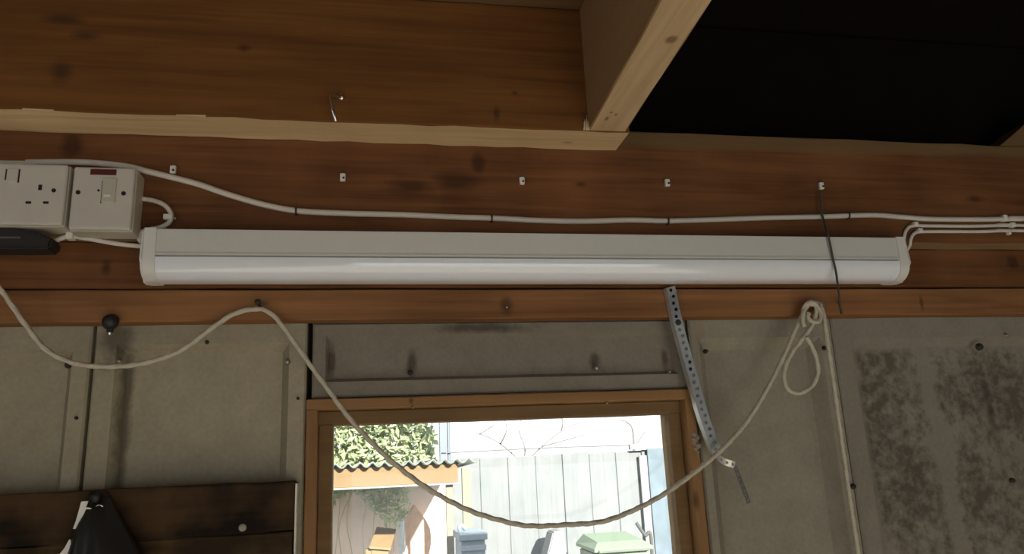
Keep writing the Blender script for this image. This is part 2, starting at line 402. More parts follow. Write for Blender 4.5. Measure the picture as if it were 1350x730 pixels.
sp_panel = concrete_panel(X_J2 + 0.006, X_J3 - g, Z_SP0 + 0.003, Z_BAT0 + 0.0015, 0.020, 0.022, 0.024, 0.020, M_conc_sp, depth=0.012, bev=0.006)
concrete_panel(X_W1 + 0.012, X_J4 - g, 0.0, Z_SP0 + 0.0, 0.020, 0.030, 0.05, -0.0135 + 0.0135, M_conc_right) if False else None
pC = concrete_panel(X_J3 + g, X_J4 - 0.0006, 0.0, Z_TOP, 0.016, 0.024, 0.05, 0.045, M_conc_right, bev=0.018)
pD = concrete_panel(X_J4 + 0.0006, X_J5 - g, 0.0, Z_TOP, 0.034, 0.030, 0.05, 0.050, M_conc_mould, bev=0.014)
concrete_panel(X_J5 + g, X_R, 0.0, Z_TOP, 0.03, 0.03, 0.05, 0.05, M_conc_right)
concrete_panel(X_L, X_J0 - g, 0.0, Z_TOP, 0.03, 0.03, 0.05, 0.05, M_conc)
concrete_panel(X_J2 + 0.006, X_J3 - g, 0.0, Z_W0 - 0.04, 0.03, 0.03, 0.05, 0.04, M_conc_right)
# fixing bolts cast into the panels
M_rust = plain('rusty_iron', (0.045, 0.035, 0.028), 0.7, 0.3, noise=0.3, scale=200)
M_steel = plain('dull_steel', (0.38, 0.36, 0.33), 0.45, 0.8, noise=0.15, scale=120)
def bolt(px, py, r, mat, Y=0.0, out=0.008, parent=None):
    p = P(px, py, Y)
    r *= 0.8
    bm = lathe([(r * 1.25, 0), (r * 1.25, out * 0.35), (r, out * 0.4), (r, out * 0.8), (r * 0.6, out)], p + Vector((0, 0.002, 0)), (0, -1, 0), 10)
    return link('bolt', bm, mat, parent or wall, True)
for (px, py, r, m, Y) in ((541, 491, 0.0045, M_rust, 0.0), (786, 485, 0.0055, M_steel, 0.0), (882, 490, 0.003, M_steel, 0.0), (930, 463, 0.004, M_rust, 0.0),
                          (1086, 459, 0.004, M_rust, 0.0), (90, 481, 0.005, M_rust, 0.0), (379, 477, 0.005, M_steel, 0.0), (1291, 457, 0.007, M_rust, 0.0),
                          (1124, 641, 0.005, M_rust, 0.0), (273, 451, 0.003, M_rust, 0.0), (158, 476, 0.004, M_steel, 0.0), (101, 551, 0.0025, M_rust, 0.0),
                          (1334, 633, 0.0045, M_rust, 0.0), (1325, 442, 0.004, M_steel, 0.0), (393, 525, 0.0025, M_rust, 0.0)):
    bolt(px, py, r, m, Y)

# ================================================================ TIMBER
# wall beam with a rough, waney upper edge
bm = timber(X_L, X_R, BEAM_Y, 0.044, Z_BEAM0, Z_BEAM1, 'X', wob=0.0016, n=60)
M_beam_under = wood('lit_beam_underside', (0.36, 0.25, 0.13), (0.24, 0.155, 0.075), 'X', blotch=0.5, grain=0.4)  # beam underside painted paler, as if lit from below
beam = link('wall_beam', bm, M_beam)
beam.data.materials.append(M_beam_under)
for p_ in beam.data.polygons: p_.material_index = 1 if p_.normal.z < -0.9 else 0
tag(beam, 'deep dark brown timber beam along the wall top carrying the white cables', 'beam')
bm = timber(X_L, X_R, LOW_Y, 0.044, Z_LOW0 + 0.003, Z_BEAM0 - 0.0005, 'X', wob=0.0006, n=40)
tag(link('backing_board', bm, M_beam), 'brown board on the wall directly behind the strip light', 'board')
bm = timber(X_L, X_R, BAT_Y, -0.001, Z_BAT0, Z_LOW0, 'X', wob=0.0008, n=60)
bat = tag(link('wall_batten', bm, M_batten), 'narrow orange-brown batten fixed over the tops of the concrete panels', 'batten')
for (px, py) in ((668, 405),):
    p = P(px, py, BAT_Y); link('nail', lathe([(0.0022, 0), (0.0022, 0.002), (0.001, 0.003)], p, (0, -1, 0), 8), M_steel, bat, True)
p0, p1 = P(1213, 388, BAT_Y), P(1228, 414, BAT_Y)

M_joist_face = wood('brown_joist_face', (0.21, 0.086, 0.020), (0.11, 0.043, 0.010), 'X', blotch=0.5, grain=0.8, blotch_scale=3, knot_col=(0.035, 0.018, 0.009),
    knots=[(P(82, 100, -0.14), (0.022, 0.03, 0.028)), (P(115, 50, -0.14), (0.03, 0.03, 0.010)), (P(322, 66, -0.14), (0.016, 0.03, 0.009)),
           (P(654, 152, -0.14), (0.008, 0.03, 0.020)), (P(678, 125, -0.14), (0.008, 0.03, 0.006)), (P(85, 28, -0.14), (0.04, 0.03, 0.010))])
M_joist_face_y = wood('lit_joist_side', (0.42, 0.26, 0.125), (0.29, 0.17, 0.078), 'Y', blotch=0.30, grain=0.35, blotch_scale=3)  # paler than the trimmer face, light from the left put into the colour
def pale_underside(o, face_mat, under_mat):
    """brown sides; paler sawn lower edge with light from below in its colour"""
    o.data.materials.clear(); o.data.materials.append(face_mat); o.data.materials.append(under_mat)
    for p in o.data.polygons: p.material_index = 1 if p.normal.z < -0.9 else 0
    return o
# trimmer joist: lower edges read at its front and back
TY1 = BEAM_Y - 0.001
Z_J = 1.6 + 0.505
TY0 = (PZ(100, 147, Z_J).y + PZ(700, 169.5, Z_J).y) / 2
JH = P(700, 9, TY0).z - Z_J
def end_x(py=174): return P(825, 174, TY0).x
X_JE = P(818, 186, -0.10).x
bm = timber(X_L, X_JE, TY0, TY1, Z_J, Z_J + JH, 'X', wob=0.0012, n=50)
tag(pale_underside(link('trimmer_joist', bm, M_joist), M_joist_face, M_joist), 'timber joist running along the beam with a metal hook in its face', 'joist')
# joist running back towards the doorway, butted against the trimmer
a0, a1 = PZ(775.5, 174, Z_J), PZ(825, 174, Z_J); c0, c1 = PZ(872, 0, Z_J), PZ(941, 0, Z_J)
M_joist_y = wood('underlit_sawn_pine_crosswise', (0.74, 0.54, 0.34), (0.48, 0.33, 0.185), 'Y', blotch=0.35, grain=0.7, blotch_scale=3, knot_col=(0.12, 0.06, 0.025),
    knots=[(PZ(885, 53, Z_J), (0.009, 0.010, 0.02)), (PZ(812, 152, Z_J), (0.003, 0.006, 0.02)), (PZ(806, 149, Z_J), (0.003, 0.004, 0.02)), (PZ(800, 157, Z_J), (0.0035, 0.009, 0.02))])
def skew_joist(p_far0, p_far1, p_near0, p_near1, z0, z1, y_end, n=40):
    bm = bmesh.new(); rings = []
    far_y = (p_far0.y + p_far1.y) / 2
    for i in range(n + 1):
        y = far_y + (y_end - far_y) * i / n
        xs = []
        for A, B in ((p_far0, p_near0), (p_far1, p_near1)):
            t = (y - A.y) / (B.y - A.y); xs.append(A.x + (B.x - A.x) * t)
        j = lambda s=0.0012: random.uniform(-s, s)
        b = 0.002
        cs = [(xs[0] + b, z0), (xs[1] - b, z0), (xs[1], z0 + b), (xs[1], z1 - b), (xs[1] - b, z1), (xs[0] + b, z1), (xs[0], z1 - b), (xs[0], z0 + b)]
        rings.append([bm.verts.new((u + j(), y, v + j(0.0004))) for u, v in cs])
    for i in range(n):
        for k in range(8): bm.faces.new((rings[i][k], rings[i][(k + 1) % 8], rings[i + 1][(k + 1) % 8], rings[i + 1][k]))
    bm.faces.new(rings[0][::-1]); bm.faces.new(rings[-1])
    return bm
a0.y = a1.y = TY0 - 0.0005
Y_JEND = -3.6
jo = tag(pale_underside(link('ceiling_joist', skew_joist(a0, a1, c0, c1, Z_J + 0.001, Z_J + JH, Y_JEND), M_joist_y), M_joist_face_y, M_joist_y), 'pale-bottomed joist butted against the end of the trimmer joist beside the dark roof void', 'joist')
# splinter of torn wood at the butt joint
bm = bmesh.new(); q = P(773, 167, TY0 - 0.002)
for k, (dx, h) in enumerate(((-0.004, 0.012), (0.0, 0.02), (0.003, 0.014))):
    tube([q + Vector((dx, 0, -0.006)), q + Vector((dx + 0.001, -0.001, h * 0.4)), q + Vector((dx + 0.002, -0.001, h))], [0.002, 0.0016, 0.0006], 5, bm, 4)
M_split = plain('torn_wood', (0.62, 0.48, 0.30), 0.8)
link('splinter', bm, M_split, jo, True)
# wedge-ended block lying on the beam at the far right
w0, w1, w2 = P(1318, 184, BEAM_Y), P(1352, 163, BEAM_Y), P(1372, 150, BEAM_Y)
bm = prism([(w0.x, Z_BEAM1 + 0.0003), (w1.x, w1.z), (w2.x, w2.z), (w2.x + 0.3, w2.z + 0.01), (w2.x + 0.3, Z_BEAM1 + 0.0003)], BEAM_Y + 0.001, -0.005, 'Y', 0.0015)
tag(link('wedge_block', bm, M_beam), 'brown wedge-ended timber block lying on top of the wall beam', 'block')
# loft boards on top of the joists
M_loft = wood('loft_board_wood', (0.24, 0.14, 0.07), (0.14, 0.08, 0.035), 'X', blotch=0.3)
loft = empty('loft_boarding', (-0.6, -0.1, Z_J + JH)); loft['kind'] = 'structure'; loft['label'] = 'brown loft boards lying across the joists'
y = TY1
while y > -3.4:
    link('board', box(X_L, X_JE - 0.002, y - 0.14, y - 0.003, Z_J + JH + 0.001, Z_J + JH + 0.019), M_loft, loft); y -= 0.143
bm = timber(-1.15, -1.10, -3.4, TY0 - 0.001, Z_J, Z_J + JH, 'Y', n=30)
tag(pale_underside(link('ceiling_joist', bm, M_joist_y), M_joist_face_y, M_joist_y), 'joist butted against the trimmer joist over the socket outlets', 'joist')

# ================================================================ WINDOW
M_frame = wood('window_pine', (0.37, 0.205, 0.088), (0.22, 0.115, 0.046), 'X', blotch=0.4, grain=0.5, knots=[(P(542, 528, -0.01), (0.006, 0.02, 0.006))])
M_frame_v = wood('window_pine_upright', (0.37, 0.205, 0.088), (0.20, 0.10, 0.04), 'Z', blotch=0.4, grain=0.5,
    knots=[(P(898, 600, -0.01), (0.006, 0.02, 0.012)), (P(897, 625, -0.01), (0.006, 0.02, 0.012)), (P(918, 660, -0.01), (0.008, 0.02, 0.02))])
win = empty('window_1', ((X_W0 + X_W1) / 2, 0, Z_W0)); structure(win, 'small wooden framed window looking out on a bright yard')
FW = 0.017; FY0, FY1 = -0.008, 0.075
xo0, xo1 = X_W0 - 0.004, X_W1 + 0.006
zt = Z_SP0 + 0.001
link('frame_head', timber(xo0, xo1, FY0, FY1, zt - FW, zt, 'X', wob=0.0005, n=30), M_frame, win)
link('frame_jamb', timber(xo0, xo0 + FW, FY0, FY1, Z_W0, zt - FW, 'Z', wob=0.0005, n=20), M_frame_v, win)
link('frame_jamb', timber(xo1 - FW, xo1, FY0, FY1, Z_W0, zt - FW, 'Z', wob=0.0005, n=20), M_frame_v, win)
link('frame_sill', timber(xo0, xo1, -0.05, FY1, Z_W0 - 0.03, Z_W0, 'X', wob=0.0005, n=20), M_frame, win)
# inner sash, set back
SY0, SY1 = 0.018, 0.058; SW = 0.022
xi0, xi1, zi = xo0 + FW, xo1 - FW, zt - FW
M_sash = wood('sash_pine', (0.25, 0.155, 0.07), (0.15, 0.085, 0.035), 'X', blotch=0.4, grain=0.5)
sash = link('sash_head', timber(xi0, xi1, SY0, SY1, zi - SW, zi, 'X', wob=0.0004, n=20), M_sash, win)
link('sash_stile', timber(xi0, xi0 + SW, SY0, SY1, Z_W0, zi - SW, 'Z', wob=0.0004, n=20), M_sash, win)
link('sash_stile', timber(xi1 - SW, xi1, SY0, SY1, Z_W0, zi - SW, 'Z', wob=0.0004, n=20), M_sash, win)
mg, nt, bs = new_mat('window_glass')
tr = nd(nt, 'ShaderNodeBsdfTransparent'); tr.inputs['Color'].default_value = (0.97, 0.985, 0.97, 1)
gl = nd(nt, 'ShaderNodeBsdfGlossy', Roughness=0.02)
df = nd(nt, 'ShaderNodeBsdfDiffuse'); df.inputs['Color'].default_value = (0.8, 0.82, 0.8, 1)
fr = nd(nt, 'ShaderNodeFresnel', IOR=1.45)
ng = nd(nt, 'ShaderNodeTexNoise', Scale=18.0, Detail=6.0)
mrg = nd(nt, 'ShaderNodeMapRange'); mrg.inputs['From Min'].default_value = 0.5; mrg.inputs['From Max'].default_value = 0.8; mrg.inputs['To Max'].default_value = 0.10
nt.links.new(ng.outputs['Fac'], mrg.inputs['Value'])
mx1 = nd(nt, 'ShaderNodeMixShader'); mx2 = nd(nt, 'ShaderNodeMixShader')
nt.links.new(mrg.outputs['Result'], mx1.inputs[0]); nt.links.new(tr.outputs[0], mx1.inputs[1]); nt.links.new(df.outputs[0], mx1.inputs[2])
nt.links.new(math_node(nt, 'MULTIPLY', fr.outputs[0], 0.6), mx2.inputs[0]); nt.links.new(mx1.outputs[0], mx2.inputs[1]); nt.links.new(gl.outputs[0], mx2.inputs[2])
nt.links.new(mx2.outputs[0], nt.nodes['Material Output'].inputs['Surface'])
link('glass_pane', box(xi0 + 0.008, xi1 - 0.008, 0.036, 0.040, Z_W0, zi - 0.008), mg, win)
for (px, py) in ((544, 537), (800, 531)):
    link('nail', lathe([(0.002, 0), (0.002, 0.002), (0.001, 0.003)], P(px, py, FY0), (0, -1, 0), 8), M_steel, win, True)

# ================================================================ STRIP LIGHT
M_tray = plain('white_tray', (0.66, 0.66, 0.62), 0.45, noise=0.02)
M_cap = plain('white_end_cap', (0.74, 0.73, 0.70), 0.4, noise=0.02)
M_diff = plain('white_diffuser', (0.89, 0.93, 1.0), 0.07, noise=0.01, spec=1.0)
LX0, LX1 = P(190, 330, -0.10).x - 0.004, P(1193, 335, -0.10).x + 0.004
LY0, LY1 = -0.106, -0.033
LZ1 = Z_BEAM0 - 0.0015
LZ0 = LZ1 - 0.074
ZG = P(650, 339, LY0).z
strip = empty('strip_light', ((LX0 + LX1) / 2, (LY0 + LY1) / 2, LZ0))
tag(strip, 'long white strip light with a glossy diffuser mounted under the wall beam', 'strip light')
def light_profile(inset, zlo, zhi, rf):
    pts = [(LY1 - inset, zhi), (LY0 + inset, zhi)]
    z0 = zlo
    for k in range(9):
        a = math.pi + (math.pi / 2) * k / 8
        pts.append((LY0 + inset + rf + rf * math.cos(a), z0 + rf + rf * math.sin(a)))
    for k in range(9):
        a = 1.5 * math.pi + (math.pi / 2) * k / 8
        pts.append((LY1 - inset - rf + rf * math.cos(a), z0 + rf + rf * math.sin(a)))
    return pts
CAPW = 0.020
link('tray', prism([(LY0 + 0.002, ZG + 0.0012), (LY1 - 0.002, ZG + 0.0012), (LY1 - 0.002, LZ1 - 0.001), (LY0 + 0.002, LZ1 - 0.001)], LX0 + CAPW - 0.004, LX1 - CAPW + 0.004, 'X', 0.0006), M_tray, strip)
link('tray_lip', box(LX0 + CAPW - 0.003, LX1 - CAPW + 0.003, LY0 + 0.0005, LY0 + 0.003, ZG + 0.0012, ZG + 0.0042, 0.0004), M_tray, strip)
d_obj = link('diffuser', prism(light_profile(0.002, LZ0 + 0.002, ZG - 0.0014, 0.026), LX0 + CAPW - 0.004, LX1 - CAPW + 0.004, 'X'), M_diff, strip, True)
md = d_obj.modifiers.new('edges', 'EDGE_SPLIT'); md.split_angle = math.radians(40)
M_gap = plain('grey_seam', (0.30, 0.30, 0.29), 0.6)
link('seam', box(LX0 + CAPW - 0.003, LX1 - CAPW + 0.003, LY0 + 0.0045, LY1 - 0.004, ZG - 0.0016, ZG + 0.0014), M_gap, strip)
for s, (xa, xb) in ((-1, (LX0, LX0 + CAPW)), (1, (LX1 - CAPW, LX1))):
    bm = prism(light_profile(0.0, LZ0, LZ1, 0.028), xa, xb, 'X')
    outer = xa if s < 0 else xb
    es = [e for e in bm.edges if all(abs(v.co.x - outer) < 1e-6 for v in e.verts)]
    bmesh.ops.bevel(bm, geom=es, offset=0.004, segments=3, affect='EDGES')
    o = link('end_cap', bm, M_cap, strip, True); md = o.modifiers.new('edges', 'EDGE_SPLIT'); md.split_angle = math.radians(35)

# ================================================================ SOCKETS
M_sock = plain('yellowed_white_plastic', (0.60, 0.565, 0.50), 0.4, noise=0.05, scale=25)
M_sock2 = plain('ivory_box_plastic', (0.52, 0.485, 0.40), 0.5, noise=0.06, scale=25)
M_dark = plain('dark_slot', (0.012, 0.010, 0.010), 0.7)
M_red = plain('dark_red_plastic', (0.10, 0.022, 0.016), 0.35)
M_white = plain('white_plastic', (0.78, 0.76, 0.70), 0.45, noise=0.03)
FACE = -0.116
th_plate = {}
def plate_box(name, xl, xr, zt_, zb_, label):
    th = empty(name, ((xl + xr) / 2, FACE, zb_)); tag(th, label, 'socket' if 'socket' in name else 'switch')
    link('back_box', box(xl, xr, FACE + 0.008, BEAM_Y - 0.0005, zb_, zt_, 0.003), M_sock2, th)
    th_plate[name] = link('face_plate', box(xl + 0.001, xr - 0.001, FACE, FACE + 0.009, zb_ + 0.001, zt_ - 0.001, 0.004, 3), M_sock, th)
    return th
def on_face(px, py): return P(px, py, FACE)
xr = on_face(87, 255).x; xl = xr - 0.146
zt_, zb_ = on_face(60, 215).z, on_face(60, 297).z
so = plate_box('double_socket', xl, xr, zt_, zb_, 'white double power socket with pin slots, on the beam next to the fused switch')
def small(name, px, py, w, h, mat, th, d=0.0006, bevel=0.0):
    p = on_face(px, py)
    return link(name, box(p.x - w / 2, p.x + w / 2, FACE - d, FACE + 0.002, p.z - h / 2, p.z + h / 2, bevel), mat, th)
small('earth_slot', 53, 247, 0.0045, 0.008, M_dark, th_plate['double_socket'])
small('pin_slot', 37.5, 267, 0.007, 0.0035, M_dark, th_plate['double_socket']); small('pin_slot', 60.5, 267, 0.007, 0.0035, M_dark, th_plate['double_socket'])
p = on_face(71, 251); link('screw_hole', lathe([(0.003, 0), (0.003, 0.0008)], p, (0, -1, 0), 10), M_dark, th_plate['double_socket'])
small('rocker_switch', 17, 232, 0.014, 0.020, M_sock, th_plate['double_socket'], 0.0028, 0.001)
small('switch_gap', 25.3, 232, 0.0014, 0.020, M_dark, th_plate['double_socket']); small('switch_gap', 8, 230, 0.0018, 0.016, M_rust, th_plate['double_socket'])
pl = on_face(37.5, 267)
for dx in (-0.075, -0.097):
    link('pin_slot', box(pl.x + dx - 0.0035 + 0.022, pl.x + dx + 0.0035 + 0.022, FACE - 0.0006, FACE + 0.002, pl.z - 0.0017, pl.z + 0.0017), M_dark, th_plate['double_socket'])
xl, xr = on_face(92, 262).x, on_face(176, 262).x
zt_, zb_ = on_face(135, 219).z, on_face(135, 303).z
fu = plate_box('fused_switch', xl, xr, zt_, zb_, 'white fused switch with a dark red window, beside the double socket')
small('neon_window', 136.5, 227, 0.034, 0.0085, M_red, th_plate['fused_switch'], 0.0012, 0.0005)
for px, py in ((103, 253.5), (163, 255)):
    link('screw_hole', lathe([(0.0032, 0), (0.0032, 0.0008)], on_face(px, py), (0, -1, 0), 10), M_dark, th_plate['fused_switch'])
link('cord_hole', lathe([(0.0018, 0), (0.0018, 0.0008)], on_face(130, 251), (0, -1, 0), 8), M_dark, th_plate['fused_switch'])
fc = small('fuse_carrier', 144, 251, 0.018, 0.036, M_sock2, th_plate['fused_switch'], 0.0022, 0.0008)
small('carrier_gap', 134.5, 253, 0.0016, 0.034, M_rust, th_plate['fused_switch'], 0.0008)
small('carrier_tab', 142, 258.5, 0.009, 0.0035, M_white, th_plate['fused_switch'], 0.0036, 0.0004)

# black plug adapter below the double socket
M_black = plain('black_rubber', (0.018, 0.016, 0.016), 0.5, noise=0.15)
pa, pb = P(-70, 318, -0.105), P(69, 322, -0.105)
zt2, zb2 = P(30, 301, -0.105).z, P(30, 329, -0.105).z
poly = [(pa.x, zt2), (P(22, 300, -0.105).x, zt2), (P(52, 307, -0.105).x, zt2 - 0.006), (pb.x, P(69, 314, -0.105).z), (pb.x - 0.002, zb2 + 0.001), (pa.x, zb2)]
ad = empty('power_adapter', ((pa.x + pb.x) / 2, -0.09, zb2)); tag(ad, 'black moulded power adapter tucked under the double socket', 'adapter')
link('body', prism(poly, -0.108, -0.073, 'Y', 0.003), M_black, ad)
M_grey = plain('grey_rib', (0.10, 0.085, 0.08), 0.5)
link('rib', box(pa.x + 0.005, P(28, 312, -0.108).x, -0.1095, -0.1065, P(20, 313, -0.108).z - 0.0014, P(20, 313, -0.108).z + 0.0014, 0.0005), M_grey, ad)

# ================================================================ CABLES
M_cable = plain('white_cable', (0.66, 0.62, 0.55), 0.5, noise=0.06, scale=30)
M_tie = plain('dark_tie', (0.03, 0.025, 0.02), 0.6)
R_MAIN = 0.0046
def px_path(pts, Y): return [P(a, c, Y) if len(t) == 2 else P(a, c, t[2]) for t in pts for (a, c) in (t[:2],)]
main = [(-60, 214, -0.076), (40, 214, -0.076), (110, 214, -0.076), (165, 219, -0.076), (195, 226), (232, 235), (262, 243), (300, 256), (345, 269), (390, 277.5), (450, 281), (530, 283), (600, 286), (650, 287.5), (710, 290.5), (770, 291.5), (830, 290), (880, 291), (940, 289.5),
        (1010, 287), (1085, 285.5), (1120, 284), (1155, 283.5), (1190, 286), (1225, 288.5), (1290, 289), (1350, 288.5), (1430, 289)]
YC = BEAM_Y - R_MAIN - 0.0005
mc = empty('mains_cable', P(650, 287.5, YC)); tag(mc, 'long white mains cable clipped along the beam above the strip light', 'cable')
mp_ = px_path(main, YC)
mp_ = [Vector((X_L + 0.02, -0.076, mp_[0].z))] + mp_ + [Vector((X_R - 0.02, YC, mp_[-1].z))]
link('sheath', tube(mp_, R_MAIN, 12), M_cable, mc, True)
def cable_clip(px, py, r, parent, mat, w=0.003):
    p = P(px, py, YC)
    bm = bmesh.new(); pts = []
    for k in range(9):
        a = math.radians(-10 + 200 * k / 8)
        pts.append(p + Vector((0, -math.sin(a) * (r + 0.0008), math.cos(a) * (r + 0.0008))))
    pts = [Vector((p.x, BEAM_Y - 0.0005, p.z + r + 0.0012))] + pts + [Vector((p.x, BEAM_Y - 0.0005, p.z - r - 0.0012))]
    for i in range(len(pts) - 1):
        q0, q1 = pts[i], pts[i + 1]; v = [bm.verts.new(q + Vector((s * w / 2, 0, 0))) for q in (q0, q1) for s in (-1, 1)]
        bm.faces.new((v[0], v[1], v[3], v[2]))
    bmesh.ops.remove_doubles(bm, verts=bm.verts, dist=1e-5)
    o = link('cable_tie', bm, mat, parent); sm = o.modifiers.new('thick', 'SOLIDIFY'); sm.thickness = 0.0008; sm.offset = 0
    return o
for px, py in ((390.5, 278), (648, 287.5), (880, 291), (1118, 284)): cable_clip(px, py, R_MAIN, mc, M_tie, 0.0028)

q = P(1320, 289.5, BEAM_Y)
link('cable_clip', box(q.x - 0.0045, q.x + 0.0045, BEAM_Y - 0.0115, BEAM_Y - 0.0004, q.z - 0.0055, q.z + 0.0065, 0.002), M_white, mc)
# loose cable from the fused switch, looping down into the strip light
lp = [(172, 262, -0.09), (188, 262), (205, 265), (219, 272), (226, 284), (222, 294), (210, 300), (196, 302.5), (187, 306), (184, 314), (186, 319, -0.07)]
YL = BEAM_Y - 0.0042
lc = empty('looped_cable', P(226, 286, YL)); tag(lc, 'short white cable looping from the fused switch to the strip light end', 'cable')
link('sheath', tube(px_path(lp, YL), 0.0036, 10), M_cable, lc, True)
p = P(223, 287.5, BEAM_Y)
link('cable_clip', box(p.x - 0.0065, p.x + 0.0065, BEAM_Y - 0.009, BEAM_Y - 0.0004, p.z - 0.004, p.z + 0.004, 0.0015), M_white, lc)
link('clip_nail', lathe([(0.002, 0), (0.002, 0.006)], P(230, 289, BEAM_Y - 0.004), (0.3, -1, 0), 8), M_steel, lc)
# short cable under the switch running into the light's left end
sp_ = [(71, 319, -0.078), (80, 314.5, -0.078), (92, 311, -0.078), (110, 313.5), (135, 318), (160, 322), (190, 325, -0.075)]
sc_ = empty('feed_cable', P(120, 315, -0.07)); tag(sc_, 'short white cable running from the black adapter to the strip light', 'cable')
link('sheath', tube(px_path(sp_, -0.074), 0.0034, 10), M_cable, sc_, True)
p = P(93, 311, -0.078); link('cable_clip', box(p.x - 0.005, p.x + 0.005, -0.084, -0.0702, p.z - 0.0055, p.z + 0.0055, 0.002), M_white, sc_)

# pair of cables from the light's right end
YP = BEAM_Y - 0.0042
for k, (path, lab) in enumerate((([(1191, 322, -0.066), (1192, 312, -0.072), (1195, 303), (1203, 297.5), (1225, 297.5), (1280, 298), (1330, 297), (1420, 298)], 'upper of the two thin white cables leaving the strip light end'),
                                 ([(1193, 333, -0.058), (1199, 324, -0.066), (1200.5, 316, -0.072), (1204, 309), (1212, 305.5), (1240, 305), (1290, 305), (1330, 304), (1420, 305)], 'lower of the two thin white cables leaving the strip light end'))):
    o = empty('light_cable', P(1250, 300 + 5 * k, YP)); tag(o, lab, 'cable')
    pp_ = px_path(path, YP); pp_.append(Vector((X_R - 0.02, YP, pp_[-1].z)))
    link('sheath', tube(pp_, 0.0030, 10), M_cable, o, True)
    pp = P(1204 + 6 * k, 296.5 + 8.5 * k, BEAM_Y); link('cable_clip', box(pp.x - 0.0045, pp.x + 0.0045, BEAM_Y - 0.009, BEAM_Y - 0.0004, pp.z - 0.0038, pp.z + 0.0038, 0.0015), M_white, o)
    if k == 0:
        for (cx_, cy_) in ((1331, 298),):
            pp = P(cx_, cy_, BEAM_Y); link('cable_clip', box(pp.x - 0.0045, pp.x + 0.0045, BEAM_Y - 0.010, BEAM_Y - 0.0004, pp.z - 0.0045, pp.z + 0.0045, 0.002), M_white, o)
    else:
        pp = P(1327, 307, BEAM_Y); link('cable_clip', box(pp.x - 0.003, pp.x + 0.003, BEAM_Y - 0.008, BEAM_Y - 0.0004, pp.z - 0.005, pp.z + 0.004, 0.0015), M_white, o)

# spare clips nailed in a row above the cable
for px, py, lab in ((229, 225, 'small white cable clip tacked above the cable near the fused switch'), (452, 235, 'empty white cable clip on the beam straight below the steel hook'), (687.5, 239.5, 'empty white cable clip below the trimmer joist near the dark stain on the beam'), (878.5, 242, 'empty white cable clip on the beam just past the end of the trimmer joist'), (1081, 246, 'small white cable clip on the beam with a dark string tied to it')):
    q = P(px, py, BEAM_Y)
    th = empty('cable_clip', q); tag(th, lab or 'empty white cable clip nailed to the bare middle of the beam', 'clip', 'spare cable clips on the beam')
    w, h = 0.0085, 0.0125
    cb_ = link('clip_body', box(q.x - w / 2, q.x + w / 2, BEAM_Y - 0.007, BEAM_Y - 0.0003, q.z - h / 2, q.z + h / 2, 0.0018), M_white, th)
    link('clip_nail', lathe([(0.0017, 0), (0.0017, 0.0085), (0.001, 0.009)], Vector((q.x + 0.0012, BEAM_Y - 0.0003, q.z - 0.002)), (0, -1, 0), 8), M_tie, cb_)
# dark cord tied to the last clip, hanging over the light
M_cord = plain('dark_green_cord', (0.07, 0.066, 0.055), 0.8, noise=0.2)
cord = [(1081, 252, -0.079), (1082, 266, -0.080), (1083, 278, -0.082), (1085, 287, -0.0835), (1088, 298, -0.096), (1091, 307, -0.1095), (1094, 320, -0.1095), (1098, 340, -0.1085), (1102, 358, -0.1085), (1104, 372, -0.1085), (1106, 388, -0.060), (1107, 400, -0.037), (1110, 414, -0.0365)]
tag(link('dangling_string', tube([P(*c) for c in cord], 0.0018, 8), M_cord, None, True), 'thin dark string dangling from a clip across the front of the strip light', 'string')

# hook screwed into the trimmer joist
M_chrome = plain('shiny_steel', (0.75, 0.73, 0.70), 0.18, 1.0, noise=0.03)
hk = empty('screw_hook', P(444, 128, TY0)); tag(hk, 'small shiny steel hook screwed into the face of the trimmer joist', 'hook')
h0 = P(450, 128, TY0)
pts = [h0 + Vector((0, 0.004, 0)), h0 + Vector((0.001, -0.008, 0.0005))] + [P(x, y, TY0 - d) for x, y, d in ((446, 127, 0.014), (440, 124.5, 0.022), (435.5, 127, 0.027), (436, 134, 0.029), (438.5, 144, 0.029), (441, 153, 0.027), (443, 160, 0.024))]
link('shank', tube(pts, 0.0029, 10), M_chrome, hk, True)
link('collar', lathe([(0.0055, 0), (0.0055, 0.0015), (0.003, 0.003)], h0, (0, -1, 0), 14), M_chrome, hk, True)

# ================================================================ ROPE
M_rope = plain('cream_rope', (0.56, 0.51, 0.40), 0.85, noise=0.12, scale=300, bump=0.4)
RR = 0.0036
rp = [(-60, 290, -0.09), (-20, 352, -0.085), (10, 394, -0.075), (35, 430, -0.062), (60, 460, -0.054), (90, 476, -0.050), (120, 482, -0.047), (160, 482.5, -0.045), (200, 476, -0.043), (240, 461, -0.042),
      (280, 432, -0.043), (308, 414, -0.043), (335, 407.5, -0.043), (352, 410, -0.044), (368, 424, -0.046), (392, 457, -0.048), (425, 503, -0.05), (465, 556, -0.054), (510, 602, -0.058), (560, 641, -0.06), (615, 671, -0.062), (665, 687, -0.063), (700, 693, -0.064),
      (745, 691.5, -0.064), (795, 687, -0.063), (840, 670, -0.061), (880, 648, -0.059), (920, 619, -0.057), (955, 589, -0.055), (985, 555, -0.053), (1010, 515, -0.051), (1032, 472, -0.050), (1047, 438, -0.049), (1058, 414, -0.046), (1061, 404, -0.044), (1068, 398.5, -0.044), (1078, 400, -0.044), (1084, 408, -0.046),
      (1088, 430, -0.047), (1093, 465, -0.046), (1099, 505, -0.043), (1106, 555, -0.038), (1113, 605, -0.033), (1120, 655, -0.028), (1127, 700, -0.024), (1133, 740, -0.02), (1143, 810, -0.014)]
ro = empty('rope', P(700, 693, -0.064)); tag(ro, 'cream rope swagged across the window from nail to nail', 'rope')
link('strand', rope([P(*c) for c in rp], RR), M_rope, ro, True)
